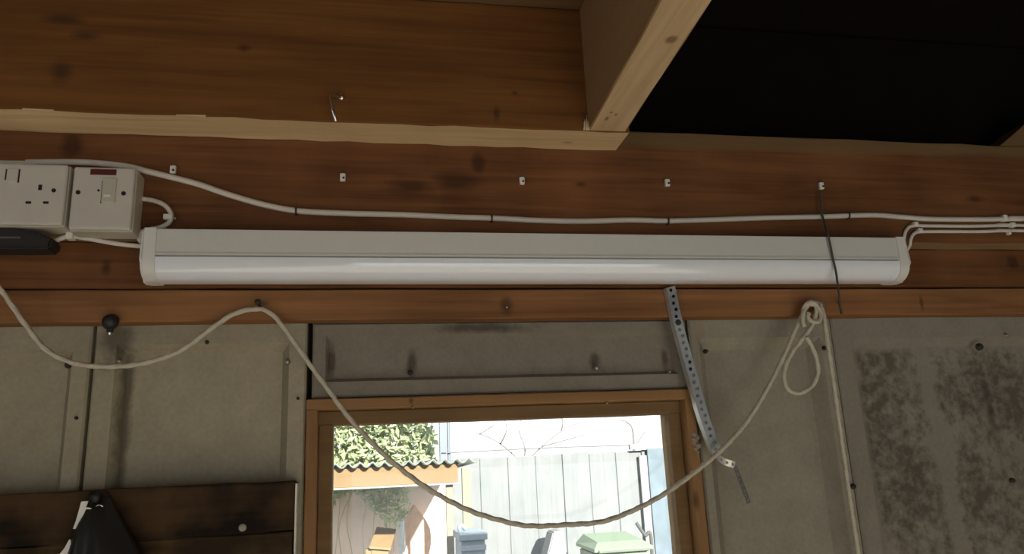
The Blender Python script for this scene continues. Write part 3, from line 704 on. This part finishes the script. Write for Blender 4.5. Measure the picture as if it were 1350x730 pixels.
loop = [(1061, 431, -0.058), (1058, 422, -0.058), (1060, 410, -0.056), (1066, 402, -0.053), (1074, 402, -0.052), (1076, 412, -0.053), (1071, 428, -0.055), (1060, 444, -0.056), (1046, 462, -0.055), (1036, 482, -0.052), (1034, 500, -0.05), (1040, 514, -0.05), (1053, 518, -0.05), (1068, 511, -0.05),
        (1077, 497, -0.051), (1078, 480, -0.053), (1072, 460, -0.056), (1064, 446, -0.060), (1062, 443, -0.062)]
link('loop', rope([P(*c) for c in loop], RR), M_rope, ro, True)
knot = [(1066, 412, -0.057), (1066, 420, -0.058), (1072, 424, -0.060), (1080, 423, -0.058), (1082, 414, -0.053), (1079, 405, -0.054), (1071, 399, -0.056), (1062, 402, -0.055), (1059, 412, -0.053), (1063, 420, -0.05)]
link('knot', rope([P(*c) for c in knot], RR), M_rope, ro, True)
for (px, py, lab) in ((343, 405.5, 'small dark nail in the batten holding up the rope above the plain panel'), (1073, 408, 'nail in the batten through the rope knot and loop')):
    q = P(px, py, BAT_Y)
    nl = link('nail', lathe([(0.0022, -0.004), (0.0022, 0.024), (0.0046, 0.0245), (0.0046, 0.026)], q, (0, -1, 0.15), 10), M_steel if px > 900 else M_rust, None, True)
    tag(nl, lab, 'nail')

# round black knob on the panel joint
q = P(149, 426, BAT_Y)
kb = empty('round_knob', q); tag(kb, 'round black knob with a silver pin under the batten, above the panel joint', 'knob')
ball = link('ball', lathe([(0.004, -0.001), (0.0085, 0.003), (0.011, 0.008), (0.0112, 0.013), (0.0095, 0.018), (0.0055, 0.0215), (0.001, 0.0225)], q, (0, -1, 0), 16), M_black, kb, True)
link('ridge', lathe([(0.0113, 0.009), (0.0121, 0.0105), (0.0113, 0.012)], q, (0, -1, 0), 16), M_black, ball, True)
link('stem', lathe([(0.0045, 0), (0.0045, 0.006), (0.003, 0.0065)], q + Vector((0, -0.010, -0.009)), (0, 0, -1), 12), M_black, kb)
link('pin', lathe([(0.0026, 0), (0.0026, 0.010), (0.0016, 0.011)], q + Vector((0, -0.010, -0.0085)), (0, 0, -1), 10), M_chrome, kb, True)

# ================================================================ PERFORATED STRAP
M_galv = plain('galvanised_steel', (0.33, 0.35, 0.36), 0.42, 0.75, noise=0.12, scale=90)
def perforated(path, width, pitch, hole, side_vec_fn, stagger=0.0):
    """ribbon with round holes along a polyline; returns bmesh"""
    bm = bmesh.new()
    c = catmull(path, 24); L = [0.0]
    for i in range(1, len(c)): L.append(L[-1] + (c[i] - c[i - 1]).length)
    def at(s):
        s = max(0.0, min(s, L[-1]))
        for i in range(1, len(L)):
            if L[i] >= s:
                t = (s - L[i - 1]) / max(L[i] - L[i - 1], 1e-9); return c[i - 1].lerp(c[i], t)
        return c[-1]
    n = int(L[-1] / pitch)
    def pt(s, u):
        p = at(s); d = (at(s + 0.001) - at(s - 0.001)).normalized()
        sd = side_vec_fn(s / L[-1], d); return p + sd * u
    for k in range(n):
        s0 = k * pitch; s1 = s0 + pitch; sm = (s0 + s1) / 2; off = stagger * (1 if k % 2 else -1)
        outer = []; inner = []
        for j in range(8):
            a = math.pi / 8 + j * math.pi / 4
            inner.append(bm.verts.new(pt(sm + hole * math.sin(a), off + hole * math.cos(a))))
        W = width / 2
        oc = [(s0 + pitch * 0.75, W), (s1, W * 0.4), (s1, -W * 0.4), (s0 + pitch * 0.75, -W), (s0 + pitch * 0.25, -W), (s0, -W * 0.4), (s0, W * 0.4), (s0 + pitch * 0.25, W)]
        outer = [bm.verts.new(pt(s, u)) for s, u in oc]
        for j in range(8): bm.faces.new((outer[j], outer[(j + 1) % 8], inner[(j + 1) % 8], inner[j]))
        # fill the corner triangles
        for (sa, ua, ia, ib) in ((s1, W, 0, 1), (s1, -W, 2, 3), (s0, -W, 4, 5), (s0, W, 6, 7)):
            bm.faces.new((bm.verts.new(pt(sa, ua)), outer[ib], outer[ia]))
    bmesh.ops.remove_doubles(bm, verts=bm.verts, dist=1e-5)
    return bm
st = empty('perforated_strap', P(912, 490, -0.03)); tag(st, 'galvanised perforated metal strap slanting down past the window corner', 'strap')
path = [P(884, 378, -0.0445), P(885.5, 384, -0.0445), P(893, 420, -0.0435), P(903, 458, -0.036), P(914, 497, -0.032), P(926, 540, -0.030), P(937, 573, -0.028), P(946, 597, -0.026)]
o = link('strap_face', perforated(path, 0.0155, 0.0112, 0.0031, lambda t, d: Vector((0.96, 0, 0.24)).normalized(), 0.0011), M_galv, st)
sm = o.modifiers.new('thick', 'SOLIDIFY'); sm.thickness = 0.0012; sm.offset = 0
# left edge folded; unseen right fold added so the holes read dark
M_galv2 = plain('galvanised_edge', (0.62, 0.62, 0.60), 0.35, 0.7, noise=0.08, scale=90)
for sgn, mt in ((-1, M_galv2), (1, M_galv)):
    bm = bmesh.new(); c = catmull(path, 6); prev = None
    for p in c:
        sd = Vector((0.96, 0, 0.24)).normalized()
        v = [bm.verts.new(p + sd * 0.0077 * sgn), bm.verts.new(p + sd * (0.0098 if sgn < 0 else 0.0077) * sgn + Vector((0, 0.009, 0)))]
        if prev: bm.faces.new((prev[0], prev[1], v[1], v[0]))
        prev = v
    o = link('folded_edge', bm, mt, st); sm = o.modifiers.new('thick', 'SOLIDIFY'); sm.thickness = 0.001; sm.offset = 0
# twisted foot and the dangling tail
foot = [P(944, 596, -0.027), P(949, 604, -0.030), P(957, 609, -0.034), P(964, 611, -0.035), P(971, 614, -0.033)]
o = link('bent_foot', perforated(foot, 0.011, 0.0095, 0.0023, lambda t, d: Vector((0.12, -0.35, 0.93)).normalized()), M_galv2, st)
sm = o.modifiers.new('thick', 'SOLIDIFY'); sm.thickness = 0.0012; sm.offset = 0
tail = [P(969, 614, -0.032), P(974, 628, -0.028), P(980, 643, -0.022), P(988, 664, -0.012)]
o = link('tail', perforated(tail, 0.0085, 0.0098, 0.0024, lambda t, d: Vector((0.93, 0.33, 0.15)).normalized()), M_galv, st)
sm = o.modifiers.new('thick', 'SOLIDIFY'); sm.thickness = 0.0012; sm.offset = 0
link('fixing_screw', lathe([(0.005, 0), (0.005, 0.0015), (0.003, 0.003)], P(894, 425, -0.0435), (0, -1, 0), 10), M_rust, st, True)
# crumbled filler beside the frame
bm = bmesh.new()
for k in range(7):
    q = P(916 + random.uniform(-3, 4), 572 + k * 4, -0.006)
    t = bmesh.new(); bmesh.ops.create_icosphere(t, subdivisions=1, radius=random.uniform(0.004, 0.007))
    for v in t.verts: v.co = v.co * random.uniform(0.8, 1.2) + q
    merge(bm, t)
M_filler = concrete('crumbly_filler', (0.42, 0.38, 0.30), (0.28, 0.25, 0.2), 0.5)
link('filler', bm, M_filler, win)

# ================================================================ DARK PLANKS, BAG
M_plank = wood('tarred_plank', (0.075, 0.042, 0.018), (0.012, 0.007, 0.004), 'X', blotch=1.3, grain=0.5, rough=0.9, blotch_scale=11)
M_plank2 = wood('brown_plank', (0.12, 0.075, 0.030), (0.03, 0.018, 0.008), 'X', blotch=1.2, grain=0.5, rough=0.9, blotch_scale=11)
PY0, PY1 = -0.026, -0.001
xr = P(389, 636, PY0).x; ztp = P(200, 642, PY0).z; zmid = P(300, 705, PY0).z
pk = tag(link('plank', timber(X_L, xr, PY0, PY1, zmid + 0.001, ztp, 'X', wob=0.0015, n=30), M_plank), 'upper blackened plank fixed against the concrete beside the window', 'plank')
link('screw', lathe([(0.0055, 0), (0.0055, 0.002), (0.003, 0.0035)], P(320, 695, PY0), (0, -1, 0), 12), M_filler, pk, True)
tag(link('plank', timber(X_L, xr - 0.002, PY0, PY1, zmid - 0.16, zmid, 'X', wob=0.0015, n=30), M_plank2), 'lower brown plank under the blackened plank beside the window', 'plank')
M_strip = plain('white_edging', (0.80, 0.78, 0.66), 0.4)
tag(link('edging_strip', box(xr + 0.0008, xr + 0.0032, PY0 - 0.003, PY1, zmid - 0.16, ztp - 0.004, 0.0004), M_strip), 'thin white edging strip on the plank ends beside the window frame', 'edging strip')
# black bag hanging from a peg on the plank
M_bag = plain('black_leather', (0.018, 0.019, 0.018), 0.38, noise=0.25, scale=30, bump=0.3)
bag = empty('hanging_bag', P(130, 652, -0.05)); tag(bag, 'black leather bag hanging on the blackened plank, white slivers at its edge', 'bag')
rows = [(652, 122, 140, 0.010), (659, 116, 144, 0.018), (668, 113, 150, 0.026), (680, 107, 158, 0.034), (695, 101, 167, 0.042), (712, 97, 178, 0.048), (730, 92, 189, 0.054), (770, 84, 206, 0.06), (830, 78, 222, 0.062), (850, 82, 220, 0.05)]
bm = bmesh.new(); rings = []; N = 28
for i, (py, xl_, xr_, dp) in enumerate(rows):
    a, c = P(xl_, py, PY0 - 0.02), P(xr_, py, PY0 - 0.02); mid = (a + c) / 2; half = (c.x - a.x) / 2
    ring = []
    for k in range(N):
        t = 2 * math.pi * k / N
        fold = 1 + (0.16 * math.sin(5 * t + i * 0.35) + 0.08 * math.sin(9 * t - i * 0.5)) * min(1, i / 4) * (1 if math.sin(t) < 0 else 0.1)
        ring.append(bm.verts.new((mid.x + half * math.cos(t), PY0 - 0.003 - dp / 2 + dp / 2 * math.sin(t) * fold, mid.z)))
    rings.append(ring)
for i in range(len(rings) - 1):
    for k in range(N): bm.faces.new((rings[i][k], rings[i][(k + 1) % N], rings[i + 1][(k + 1) % N], rings[i + 1][k]))
bm.faces.new(rings[0][::-1]); bm.faces.new(rings[-1])
bag_body = o = link('bag_body', bm, M_bag, bag, True); sd_ = o.modifiers.new('soft', 'SUBSURF'); sd_.levels = 1; sd_.render_levels = 1
def blade(px_l, px_r, Y, name, mat, th=0.002):
    """flat sliver with outline from two pixel edges"""
    a = [P(x, y, Y) for x, y in px_l] + [P(x, y, Y) for x, y in reversed(px_r)]
    bm = prism([(v.x, v.z) for v in a], Y, Y + th, 'Y'); return link(name, bm, mat, bag_body)
M_sliver = plain('white_sliver', (0.86, 0.84, 0.76), 0.5, noise=0.02)  # white slivers along the left edge of the bag
blade([(107, 661), (104, 672), (100, 686), (96, 697)], [(116, 660), (113, 671), (107, 684), (99, 697)], PY0 - 0.030, 'sliver_edge', M_sliver)
blade([(112, 668), (112, 671)], [(120, 669.5), (120, 671)], PY0 - 0.032, 'sliver_tab', M_sliver)
blade([(91, 711), (85, 722), (78, 731), (74, 745)], [(93, 711), (93, 722), (92, 731), (90, 745)], PY0 - 0.034, 'sliver_edge', M_sliver)
link('buckle', tube([P(127, 667, -0.062), P(131, 665.5, -0.063), P(136, 667.5, -0.062)], 0.0012, 8), M_chrome, bag, True)
link('strap_loop', tube([P(124, 662, -0.04), P(126, 655, -0.038), P(132, 652, -0.036), P(139, 655, -0.038), P(140, 662, -0.04)], 0.005, 8), M_bag, bag, True)
link('peg', lathe([(0.006, -0.002), (0.006, 0.02), (0.008, 0.022), (0.008, 0.025)], P(132, 656, PY0), (0, -1, 0.1), 12), M_black, bag, True)

# ================================================================ THE YARD OUTSIDE
M_ground = concrete('yard_paving', (0.36, 0.335, 0.30), (0.29, 0.27, 0.235), 0.4)
structure(link('yard_ground', box(-9, 13, 0.12, 22, -0.10, -0.005), M_ground), 'pale paved yard ground outside the window')
# bleached board fence
M_fence = wood('bleached_fence_wood', (0.160, 0.168, 0.175), (0.118, 0.132, 0.142), 'Z', blotch=0.4, grain=0.6)
YF = 5.4
ft = P(700, 600, YF).z
x0, x1 = P(596, 640, YF).x, P(905, 640, YF).x + 1.2
fe = empty('board_fence', ((x0 + x1) / 2, YF, 0)); tag(fe, 'tall fence of bleached white vertical boards beyond the yard', 'fence')
first = None; x = x0; i = 0
while x < x1:
    if first is None:
        first = link('fence_board', box(0, 0.127, YF, YF + 0.018, 0, ft, 0.004, 1), M_fence, fe, origin=(0, YF, 0)); o = first
    else:
        o = first.copy(); COL.objects.link(o); o.parent = fe
    o.location = Vector((x, YF + (0.012 if i % 2 else 0.0) + random.uniform(-0.003, 0.003), random.uniform(-0.01, 0.01))) - world_loc(fe)
    x += 0.122; i += 1
for zz in (0.4, 1.3): link('rail', box(x0, x1, YF + 0.035, YF + 0.07, zz, zz + 0.07), M_fence, fe)
# wire strung above the fence
M_wire = plain('grey_wire', (0.09, 0.09, 0.10), 0.5)
wy = 5.9 - 0.036
tag(link('overhead_wire', tube([P(582, 597, wy), P(640, 594, wy), P(720, 590, wy), P(800, 587.5, wy), P(880, 585, wy), P(1000, 580, wy)], 0.006, 8), M_wire, None, True), 'thin grey wire stretched across the sky above the board fence', 'wire')
# blue-grey sheet leaning by the fence
M_blue = plain('blue_grey_sheet', (0.075, 0.105, 0.135), 0.7, noise=0.2, scale=9)
a, c = P(853, 592, YF - 0.05), P(935, 640, YF - 0.05)
sh = empty('blue_sheet', ((a.x + c.x) / 2, YF - 0.05, 0)); tag(sh, 'upright blue-grey panel standing against the bleached fence', 'panel')
link('sheet', box(a.x, c.x, YF - 0.05, YF - 0.025, 0, a.z, 0.006), M_blue, sh)
M_wht = plain('white_painted_wood', (0.17, 0.17, 0.17), 0.6)
link('edge_post', box(a.x - 0.075, a.x - 0.002, YF - 0.036, YF - 0.014, 0, P(845, 600, YF - 0.05).z, 0.006), M_wht, sh)
link('top_rail', box(a.x - 0.16, c.x, YF - 0.06, YF - 0.015, a.z + 0.002, a.z + 0.05, 0.006), M_wht, sh)
# tall post with its cable
M_post = plain('pale_blue_post', (0.10, 0.125, 0.15), 0.6)
yp = 5.9; a = P(583, 560, yp)
po = empty('yard_post', (a.x, yp, 0)); tag(po, 'slim blue-grey post rising behind the lean-to roof', 'post')
link('shaft', box(a.x - 0.03, a.x + 0.03, yp - 0.03, yp + 0.03, 0, 2.75, 0.006), M_post, po)
link('conduit', tube([Vector((a.x + 0.055, yp, 0)), Vector((a.x + 0.055, yp, 1.4)), Vector((a.x + 0.055, yp, 2.7))], 0.016, 8), M_post, po, True)

# lean-to: corrugated roof on an orange fascia and a post
M_fascia = wood('orange_fascia', (0.180, 0.125, 0.070), (0.145, 0.096, 0.048), 'X', blotch=0.3, grain=0.5, blotch_scale=6)
M_corr = plain('weathered_corrugated_sheet', (0.14, 0.155, 0.15), 0.8, noise=0.15, scale=12)
YR = 3.6
fl, fr_ = P(400, 640, YR), P(604, 640, YR)
zf1, zf0 = P(520, 615, YR).z, P(520, 639.5, YR).z
le = empty('lean_to', ((fl.x + fr_.x) / 2, YR, 0)); tag(le, 'open lean-to with corrugated roof and orange timber fascia', 'lean-to')
link('fascia', box(fl.x - 1.0, fr_.x, YR, YR + 0.03, zf0, zf1, 0.004), M_fascia, le)
link('fascia_lip', box(fl.x - 1.0, fr_.x + 0.01, YR - 0.012, YR + 0.034, zf0 - 0.012, zf0, 0.002), M_wht, le)
bm = bmesh.new(); nx = 200; xa = fl.x - 1.0; xb = P(633, 620, YR).x; prev = None
for i in range(nx + 1):
    xx = xa + (xb - xa) * i / nx; zz = 0.014 * math.sin(2 * math.pi * (xx - xa) / 0.073)
    cur = [bm.verts.new((xx, YR - 0.06, zf1 + 0.022 + zz)), bm.verts.new((xx, YR + 1.93, zf1 - 0.03 + zz))]
    if prev: bm.faces.new((prev[0], cur[0], cur[1], prev[1]))
    prev = cur
o = link('corrugated_sheet', bm, M_corr, le, True); sm = o.modifiers.new('thick', 'SOLIDIFY'); sm.thickness = 0.008
M_lpost = plain('pale_timber_post', (0.17, 0.15, 0.115), 0.7, noise=0.12)
for xx in (P(594, 680, YR).x, fl.x - 0.9):
    link('post', box(xx - 0.022, xx + 0.022, YR + 0.031, YR + 0.075, 0, zf1 - 0.002, 0.004), M_lpost, le)
xx = P(613, 650, YR + 0.9).x
link('end_board', box(xx - 0.03, xx + 0.03, YR + 0.8, YR + 0.84, 0, zf1 - 0.03, 0.004), M_lpost, le)
link('rear_beam', box(fl.x - 1.0, fr_.x, YR + 1.85, YR + 1.898, zf1 - 0.16, zf1 - 0.055, 0.004), M_lpost, le)
# pinkish rendered wall seen through the lean-to
M_brick = plain('pale_pink_render', (0.88, 0.72, 0.62), 0.9, noise=0.10, scale=7)
YB = YR + 1.9
bx0, bx1 = P(395, 700, YB).x, P(600, 700, YB).x
structure(link('wall_garden', box(bx0, bx1, YB, YB + 0.11, 0, 1.52), M_brick), 'pale pink garden wall behind the lean-to')
# arched terracotta slab leaning against the wall
M_terra = plain('terracotta', (0.70, 0.46, 0.34), 0.9, noise=0.12, scale=20)
ys = YR + 1.80
out = [(543, 760), (541, 715), (540, 690), (541, 672), (546, 664), (553, 674), (561, 684), (568, 698), (569, 715), (566, 730), (562, 760)]
poly = [(P(x, y, ys).x, P(x, y, ys).z) for x, y in out]
tag(link('terracotta_slab', prism(poly, ys, ys + 0.05, 'Y', 0.008), M_terra), 'pointed terracotta slab standing against the pale pink wall', 'slab')
# stack: bird box on a pole
M_box = plain('orange_box_wood', (0.19, 0.125, 0.06), 0.7, noise=0.12, scale=15)
M_box2 = plain('dark_box_side', (0.40, 0.28, 0.16), 0.8)
yb = YR + 0.75
nb = empty('bird_box', P(505, 740, yb)); tag(nb, 'orange wooden bird box with sloping lid under the lean-to', 'bird box')
e0, e1 = P(489, 723, yb), P(513, 723, yb); tz = P(505, 700, yb).z
bbody = link('box_body', box(e0.x + 0.004, e1.x - 0.004, yb, yb + 0.13, e0.z - 0.22, e0.z, 0.004), M_box, nb)
bm = bmesh.new()
A = [P(487, 723, yb - 0.03), P(515, 725, yb - 0.03), P(523, 702, yb + 0.0), P(497, 699, yb + 0.0)]
A[2].y = A[3].y = yb + 0.15
vv = [bm.verts.new(p) for p in A] + [bm.verts.new(p + Vector((0, 0, 0.014))) for p in A]
for f in ((0, 1, 2, 3), (4, 7, 6, 5), (0, 4, 5, 1), (1, 5, 6, 2), (2, 6, 7, 3), (3, 7, 4, 0)): bm.faces.new([vv[i] for i in f])
link('lid', bm, M_box, nb)
link('hole', lathe([(0.018, 0), (0.018, 0.003)], Vector(((e0.x + e1.x) / 2, yb, e0.z - 0.07)), (0, -1, 0), 14), M_box2, bbody)
link('pole', lathe([(0.02, 0), (0.02, e0.z - 0.22)], Vector(((e0.x + e1.x) / 2, yb + 0.06, 0)), (0, 0, 1), 10), M_lpost, nb)
link('side_block', box(e0.x - 0.035, e0.x + 0.002, yb + 0.01, yb + 0.11, e0.z - 0.2, P(484, 724, yb).z, 0.004), M_box, nb)
# white downpipe beside the terracotta
yd = YR + 1.78; a = P(530, 710, yd)
dp = empty('downpipe', (a.x, yd, 0)); tag(dp, 'pale grey downpipe behind the bird box', 'pipe')
M_pipe = plain('pale_grey_pipe', (0.62, 0.68, 0.72), 0.5)
link('pipe', tube([Vector((a.x, yd, 0)), Vector((a.x, yd, 0.9)), P(529, 672, yd)], 0.028, 10), M_pipe, dp, True)
link('collar', lathe([(0.034, 0), (0.034, 0.05)], P(530, 728, yd), (0, 0, 1), 12), M_pipe, dp)

# grey storage bin with a slatted front
M_bin = plain('blue_grey_plastic', (0.20, 0.245, 0.29), 0.5, noise=0.1)
yq = 3.2; a, c = P(606, 708, yq), P(641, 708, yq)
gb = empty('grey_bin', ((a.x + c.x) / 2, yq, 0)); tag(gb, 'blue-grey storage bin at the foot of the fence by the lean-to', 'bin')
link('body', box(a.x + 0.006, c.x - 0.006, yq, yq + 0.3, 0, a.z - 0.02, 0.01), M_bin, gb)
link('lid', box(a.x - 0.006, c.x + 0.006, yq - 0.02, yq + 0.32, a.z - 0.02, a.z + 0.02, 0.008), M_bin, gb)
M_bin2 = plain('light_blue_plastic', (0.24, 0.28, 0.32), 0.5, noise=0.1)
for k in range(5): link('rib', box(a.x + 0.002, c.x - 0.002, yq - 0.012, yq + 0.004, a.z - 0.075 - 0.09 * k, a.z - 0.045 - 0.09 * k, 0.004), M_bin2, gb)
link('handle', tube([P(607, 704, yq), P(606, 695, yq), P(610, 693, yq), P(614, 698, yq)], 0.012, 8), M_bin, gb, True)
# green wheelie bin
M_gbin = plain('pale_green_plastic', (0.15, 0.205, 0.135), 0.45, noise=0.06)
M_gbin2 = plain('green_plastic_shade', (0.07, 0.10, 0.065), 0.5, noise=0.06)
yg = 4.35; a, c = P(783, 727, yg), P(860, 724, yg); zl = P(820, 709, yg + 0.45).z
gw = empty('green_bin', ((a.x + c.x) / 2, yg, 0)); tag(gw, 'pale green wheeled bin with a shallow sloping lid before the fence', 'bin')
link('body', prism([(a.x + 0.06, 0.04), (c.x - 0.06, 0.04), (c.x - 0.015, a.z - 0.01), (a.x + 0.015, a.z - 0.01)], yg + 0.01, yg + 0.46, 'Y', 0.012), M_gbin, gw)
bm = bmesh.new()
low = [Vector((a.x, yg - 0.02, a.z - 0.005)), Vector((c.x, yg - 0.02, a.z - 0.005)), Vector((c.x, yg + 0.5, a.z - 0.005)), Vector((a.x, yg + 0.5, a.z - 0.005))]
mid = [v + Vector((0, 0, 0.022)) for v in low]
top = [Vector((a.x + 0.05, yg + 0.06, a.z + 0.055)), Vector((c.x - 0.05, yg + 0.06, a.z + 0.055)), Vector((c.x - 0.05, yg + 0.45, a.z + 0.085)), Vector((a.x + 0.05, yg + 0.45, a.z + 0.085))]
R = [[bm.verts.new(v) for v in L] for L in (low, mid, top)]
for A, B in ((R[0], R[1]), (R[1], R[2])):
    for k in range(4): bm.faces.new((A[k], A[(k + 1) % 4], B[(k + 1) % 4], B[k]))
bm.faces.new(R[2]); bm.faces.new(R[0][::-1])
glid = link('lid', bm, M_gbin, gw)
link('lid_rim', box(a.x + 0.03, c.x - 0.03, yg - 0.035, yg - 0.018, a.z - 0.012, a.z + 0.008, 0.003), M_gbin2, glid)
for xx in (a.x + 0.06, c.x - 0.06): link('wheel', lathe([(0.09, -0.025), (0.1, -0.01), (0.1, 0.01), (0.09, 0.025)], Vector((xx, yg + 0.48, 0.1)), (1, 0, 0), 16), M_black, gw, True)
# stick propped by the bin
M_stick = plain('grey_stick', (0.05, 0.055, 0.055), 0.8)
tag(link('prop_stick', tube([P(839, 689, yg + 0.56), P(850, 705, yg + 0.55), P(859, 716, yg + 0.54), Vector((c.x + 0.1, yg + 0.5, 0.0))], 0.014, 8), M_stick, None, True), 'dark stick propped behind the green wheeled bin', 'stick')
# white cone-shaped cover
M_cone = plain('white_sheeting', (0.17, 0.175, 0.18), 0.6)
yw = 4.98; t_ = P(737, 699, yw); l_ = P(715, 730, yw)
tag(link('white_cover', prism([(l_.x - 0.25, 0), (t_.x - 0.05, t_.z - 0.01), (t_.x + 0.03, t_.z), (t_.x + 0.2, 0)], yw, yw + 0.22, 'Y', 0.01), M_cone), 'white peaked cover standing between the two bins', 'cover')

# foliage: hedge behind the lean-to, climbing plants under it, bare shrub over the fence
def leaf_mat(name, ca, cb):
    m, nt, b = new_mat(name)
    oi = nd(nt, 'ShaderNodeNewGeometry'); n = nd(nt, 'ShaderNodeTexNoise', Scale=9.0, Detail=5.0); nt.links.new(oi.outputs['Position'], n.inputs['Vector'])
    mr = nd(nt, 'ShaderNodeMapRange'); mr.inputs['From Min'].default_value = 0.35; mr.inputs['From Max'].default_value = 0.65; nt.links.new(n.outputs['Fac'], mr.inputs['Value'])
    mx = nd(nt, 'ShaderNodeMix', data_type='RGBA'); mx.inputs[6].default_value = (*ca, 1); mx.inputs[7].default_value = (*cb, 1)
    nt.links.new(mr.outputs['Result'], mx.inputs[0]); nt.links.new(mx.outputs[2], b.inputs['Base Color']); b.inputs['Roughness'].default_value = 0.6
    tl = nd(nt, 'ShaderNodeBsdfTranslucent'); nt.links.new(mx.outputs[2], tl.inputs['Color'])
    ms = nd(nt, 'ShaderNodeMixShader'); ms.inputs[0].default_value = 0.4
    nt.links.new(b.outputs[0], ms.inputs[1]); nt.links.new(tl.outputs[0], ms.inputs[2]); nt.links.new(ms.outputs[0], nt.nodes['Material Output'].inputs['Surface'])
    return m
M_leaf = leaf_mat('hedge_leaves', (0.20, 0.25, 0.15), (0.46, 0.50, 0.32))
M_leaf2 = leaf_mat('climber_leaves', (0.34, 0.42, 0.26), (0.66, 0.70, 0.52))
def leaves(n, sampler, size):
    bm = bmesh.new()
    for _ in range(n):
        p = sampler(); s = size * random.uniform(0.6, 1.3)
        d = Vector((random.gauss(0, 1), random.gauss(0, 1), random.gauss(0, 0.7))).normalized(); u = d.orthogonal().normalized()
        w = d.cross(u)
        vv = [bm.verts.new(p - d * s), bm.verts.new(p + u * s * 0.45 + w * s * 0.1), bm.verts.new(p + d * s), bm.verts.new(p - u * s * 0.45 + w * s * 0.1)]
        bm.faces.new(vv)
    return bm
yh = 6.6; h0, h1 = P(415, 580, yh).x, P(572, 580, yh).x
def hedge_pt():
    x = random.uniform(h0 - 0.4, h1); lim = 2.75 + 0.25 * math.sin(x * 3.1) - max(0, (x - h1 + 0.35)) * 1.2
    return Vector((x, yh + random.uniform(-0.45, 0.45), random.uniform(0.1, lim)))
hg = empty('hedge', ((h0 + h1) / 2, yh, 0)); tag(hg, 'sunlit green hedge rising behind the lean-to roof', 'hedge')
lf = link('foliage', leaves(14000, hedge_pt, 0.05), M_leaf, hg); lf['kind'] = 'stuff'
M_bark = plain('grey_bark', (0.28, 0.24, 0.20), 0.9, noise=0.2)
for k in range(4):
    xx = h0 + (h1 - h0) * (k + 0.5) / 4; link('stem', tube([Vector((xx, yh, 0)), Vector((xx + 0.06, yh, 1.2)), Vector((xx - 0.05, yh + 0.05, 2.3))], [0.04, 0.03, 0.02], 7), M_bark, hg, True)
M_stem = plain('pale_stem', (0.52, 0.46, 0.38), 0.9)
yc = YR + 1.62; k0, k1 = P(420, 660, yc).x, P(538, 660, yc).x; zc1 = P(480, 640, yc).z; zc0 = P(480, 690, yc).z
def climb_pt():
    x = random.uniform(k0, k1); t = random.random() ** 1.6
    return Vector((x, yc + random.uniform(-0.08, 0.12), zc1 - (zc1 - zc0) * t * (0.7 + 0.5 * math.sin(x * 9)) + 0.02))
cl_ = empty('climbing_plant', ((k0 + k1) / 2, yc, 0)); tag(cl_, 'straggly climbing plant over the pink wall inside the lean-to', 'plant')
lf = link('foliage', leaves(900, climb_pt, 0.035), M_leaf2, cl_); lf['kind'] = 'stuff'
for k in range(9):
    xx = k0 + (k1 - k0) * (k + 0.5) / 9
    link('stem', tube([Vector((xx + random.uniform(-.1, .1), yc, 0)), Vector((xx, yc + 0.03, zc0 * 0.7)), Vector((xx + random.uniform(-.08, .08), yc, zc0)), Vector((xx + random.uniform(-.1, .1), yc, zc1))], 0.0035, 5), M_stem, cl_, True)
# bare shrub twigs reaching above the fence
yt = YF + 0.5
tw = empty('bare_shrub', (P(690, 640, yt).x, yt, 0)); tag(tw, 'bare twiggy shrub reaching above the bleached fence', 'shrub')
M_twig = plain('pale_twig', (0.13, 0.12, 0.12), 0.8, noise=0.15)
base = Vector((P(690, 640, yt).x, yt, 0))
link('trunk', tube([base, base + Vector((0.03, 0, 0.8)), P(688, 640, yt), P(690, 612, yt)], [0.035, 0.03, 0.02, 0.014], 7), M_twig, tw, True)
for path in ([(690, 612), (660, 585), (632, 572), (612, 574)], [(632, 572), (645, 564), (652, 560)], [(690, 612), (715, 588), (740, 568), (768, 555)], [(715, 588), (745, 580), (775, 572)],
             [(690, 612), (672, 603), (650, 610)], [(690, 612), (720, 604), (752, 610), (765, 618)], [(740, 568), (742, 556), (738, 545)], [(690, 612), (692, 590), (684, 566), (690, 545)], [(660, 585), (668, 566), (664, 550)]):
    link('branch', tube([P(x, y, yt + random.uniform(-0.05, 0.05)) for x, y in path], [0.007, 0.0055, 0.004], 5), M_twig, tw, True)
b2 = Vector((P(835, 640, yt).x, yt, 0)); t2 = empty('bare_sapling', b2); tag(t2, 'bare sapling arching above the fence beside the blue-grey panel', 'sapling')
link('trunk', tube([b2, b2 + Vector((0, 0, 1.2)), P(836, 596, yt), P(834, 566, yt), P(826, 556, yt), P(818, 553, yt)], [0.02, 0.015, 0.01, 0.008, 0.006], 6), M_twig, t2, True)
link('branch', tube([P(836, 590, yt), P(850, 570, yt), P(862, 560, yt)], [0.006, 0.004], 5), M_twig, t2, True)
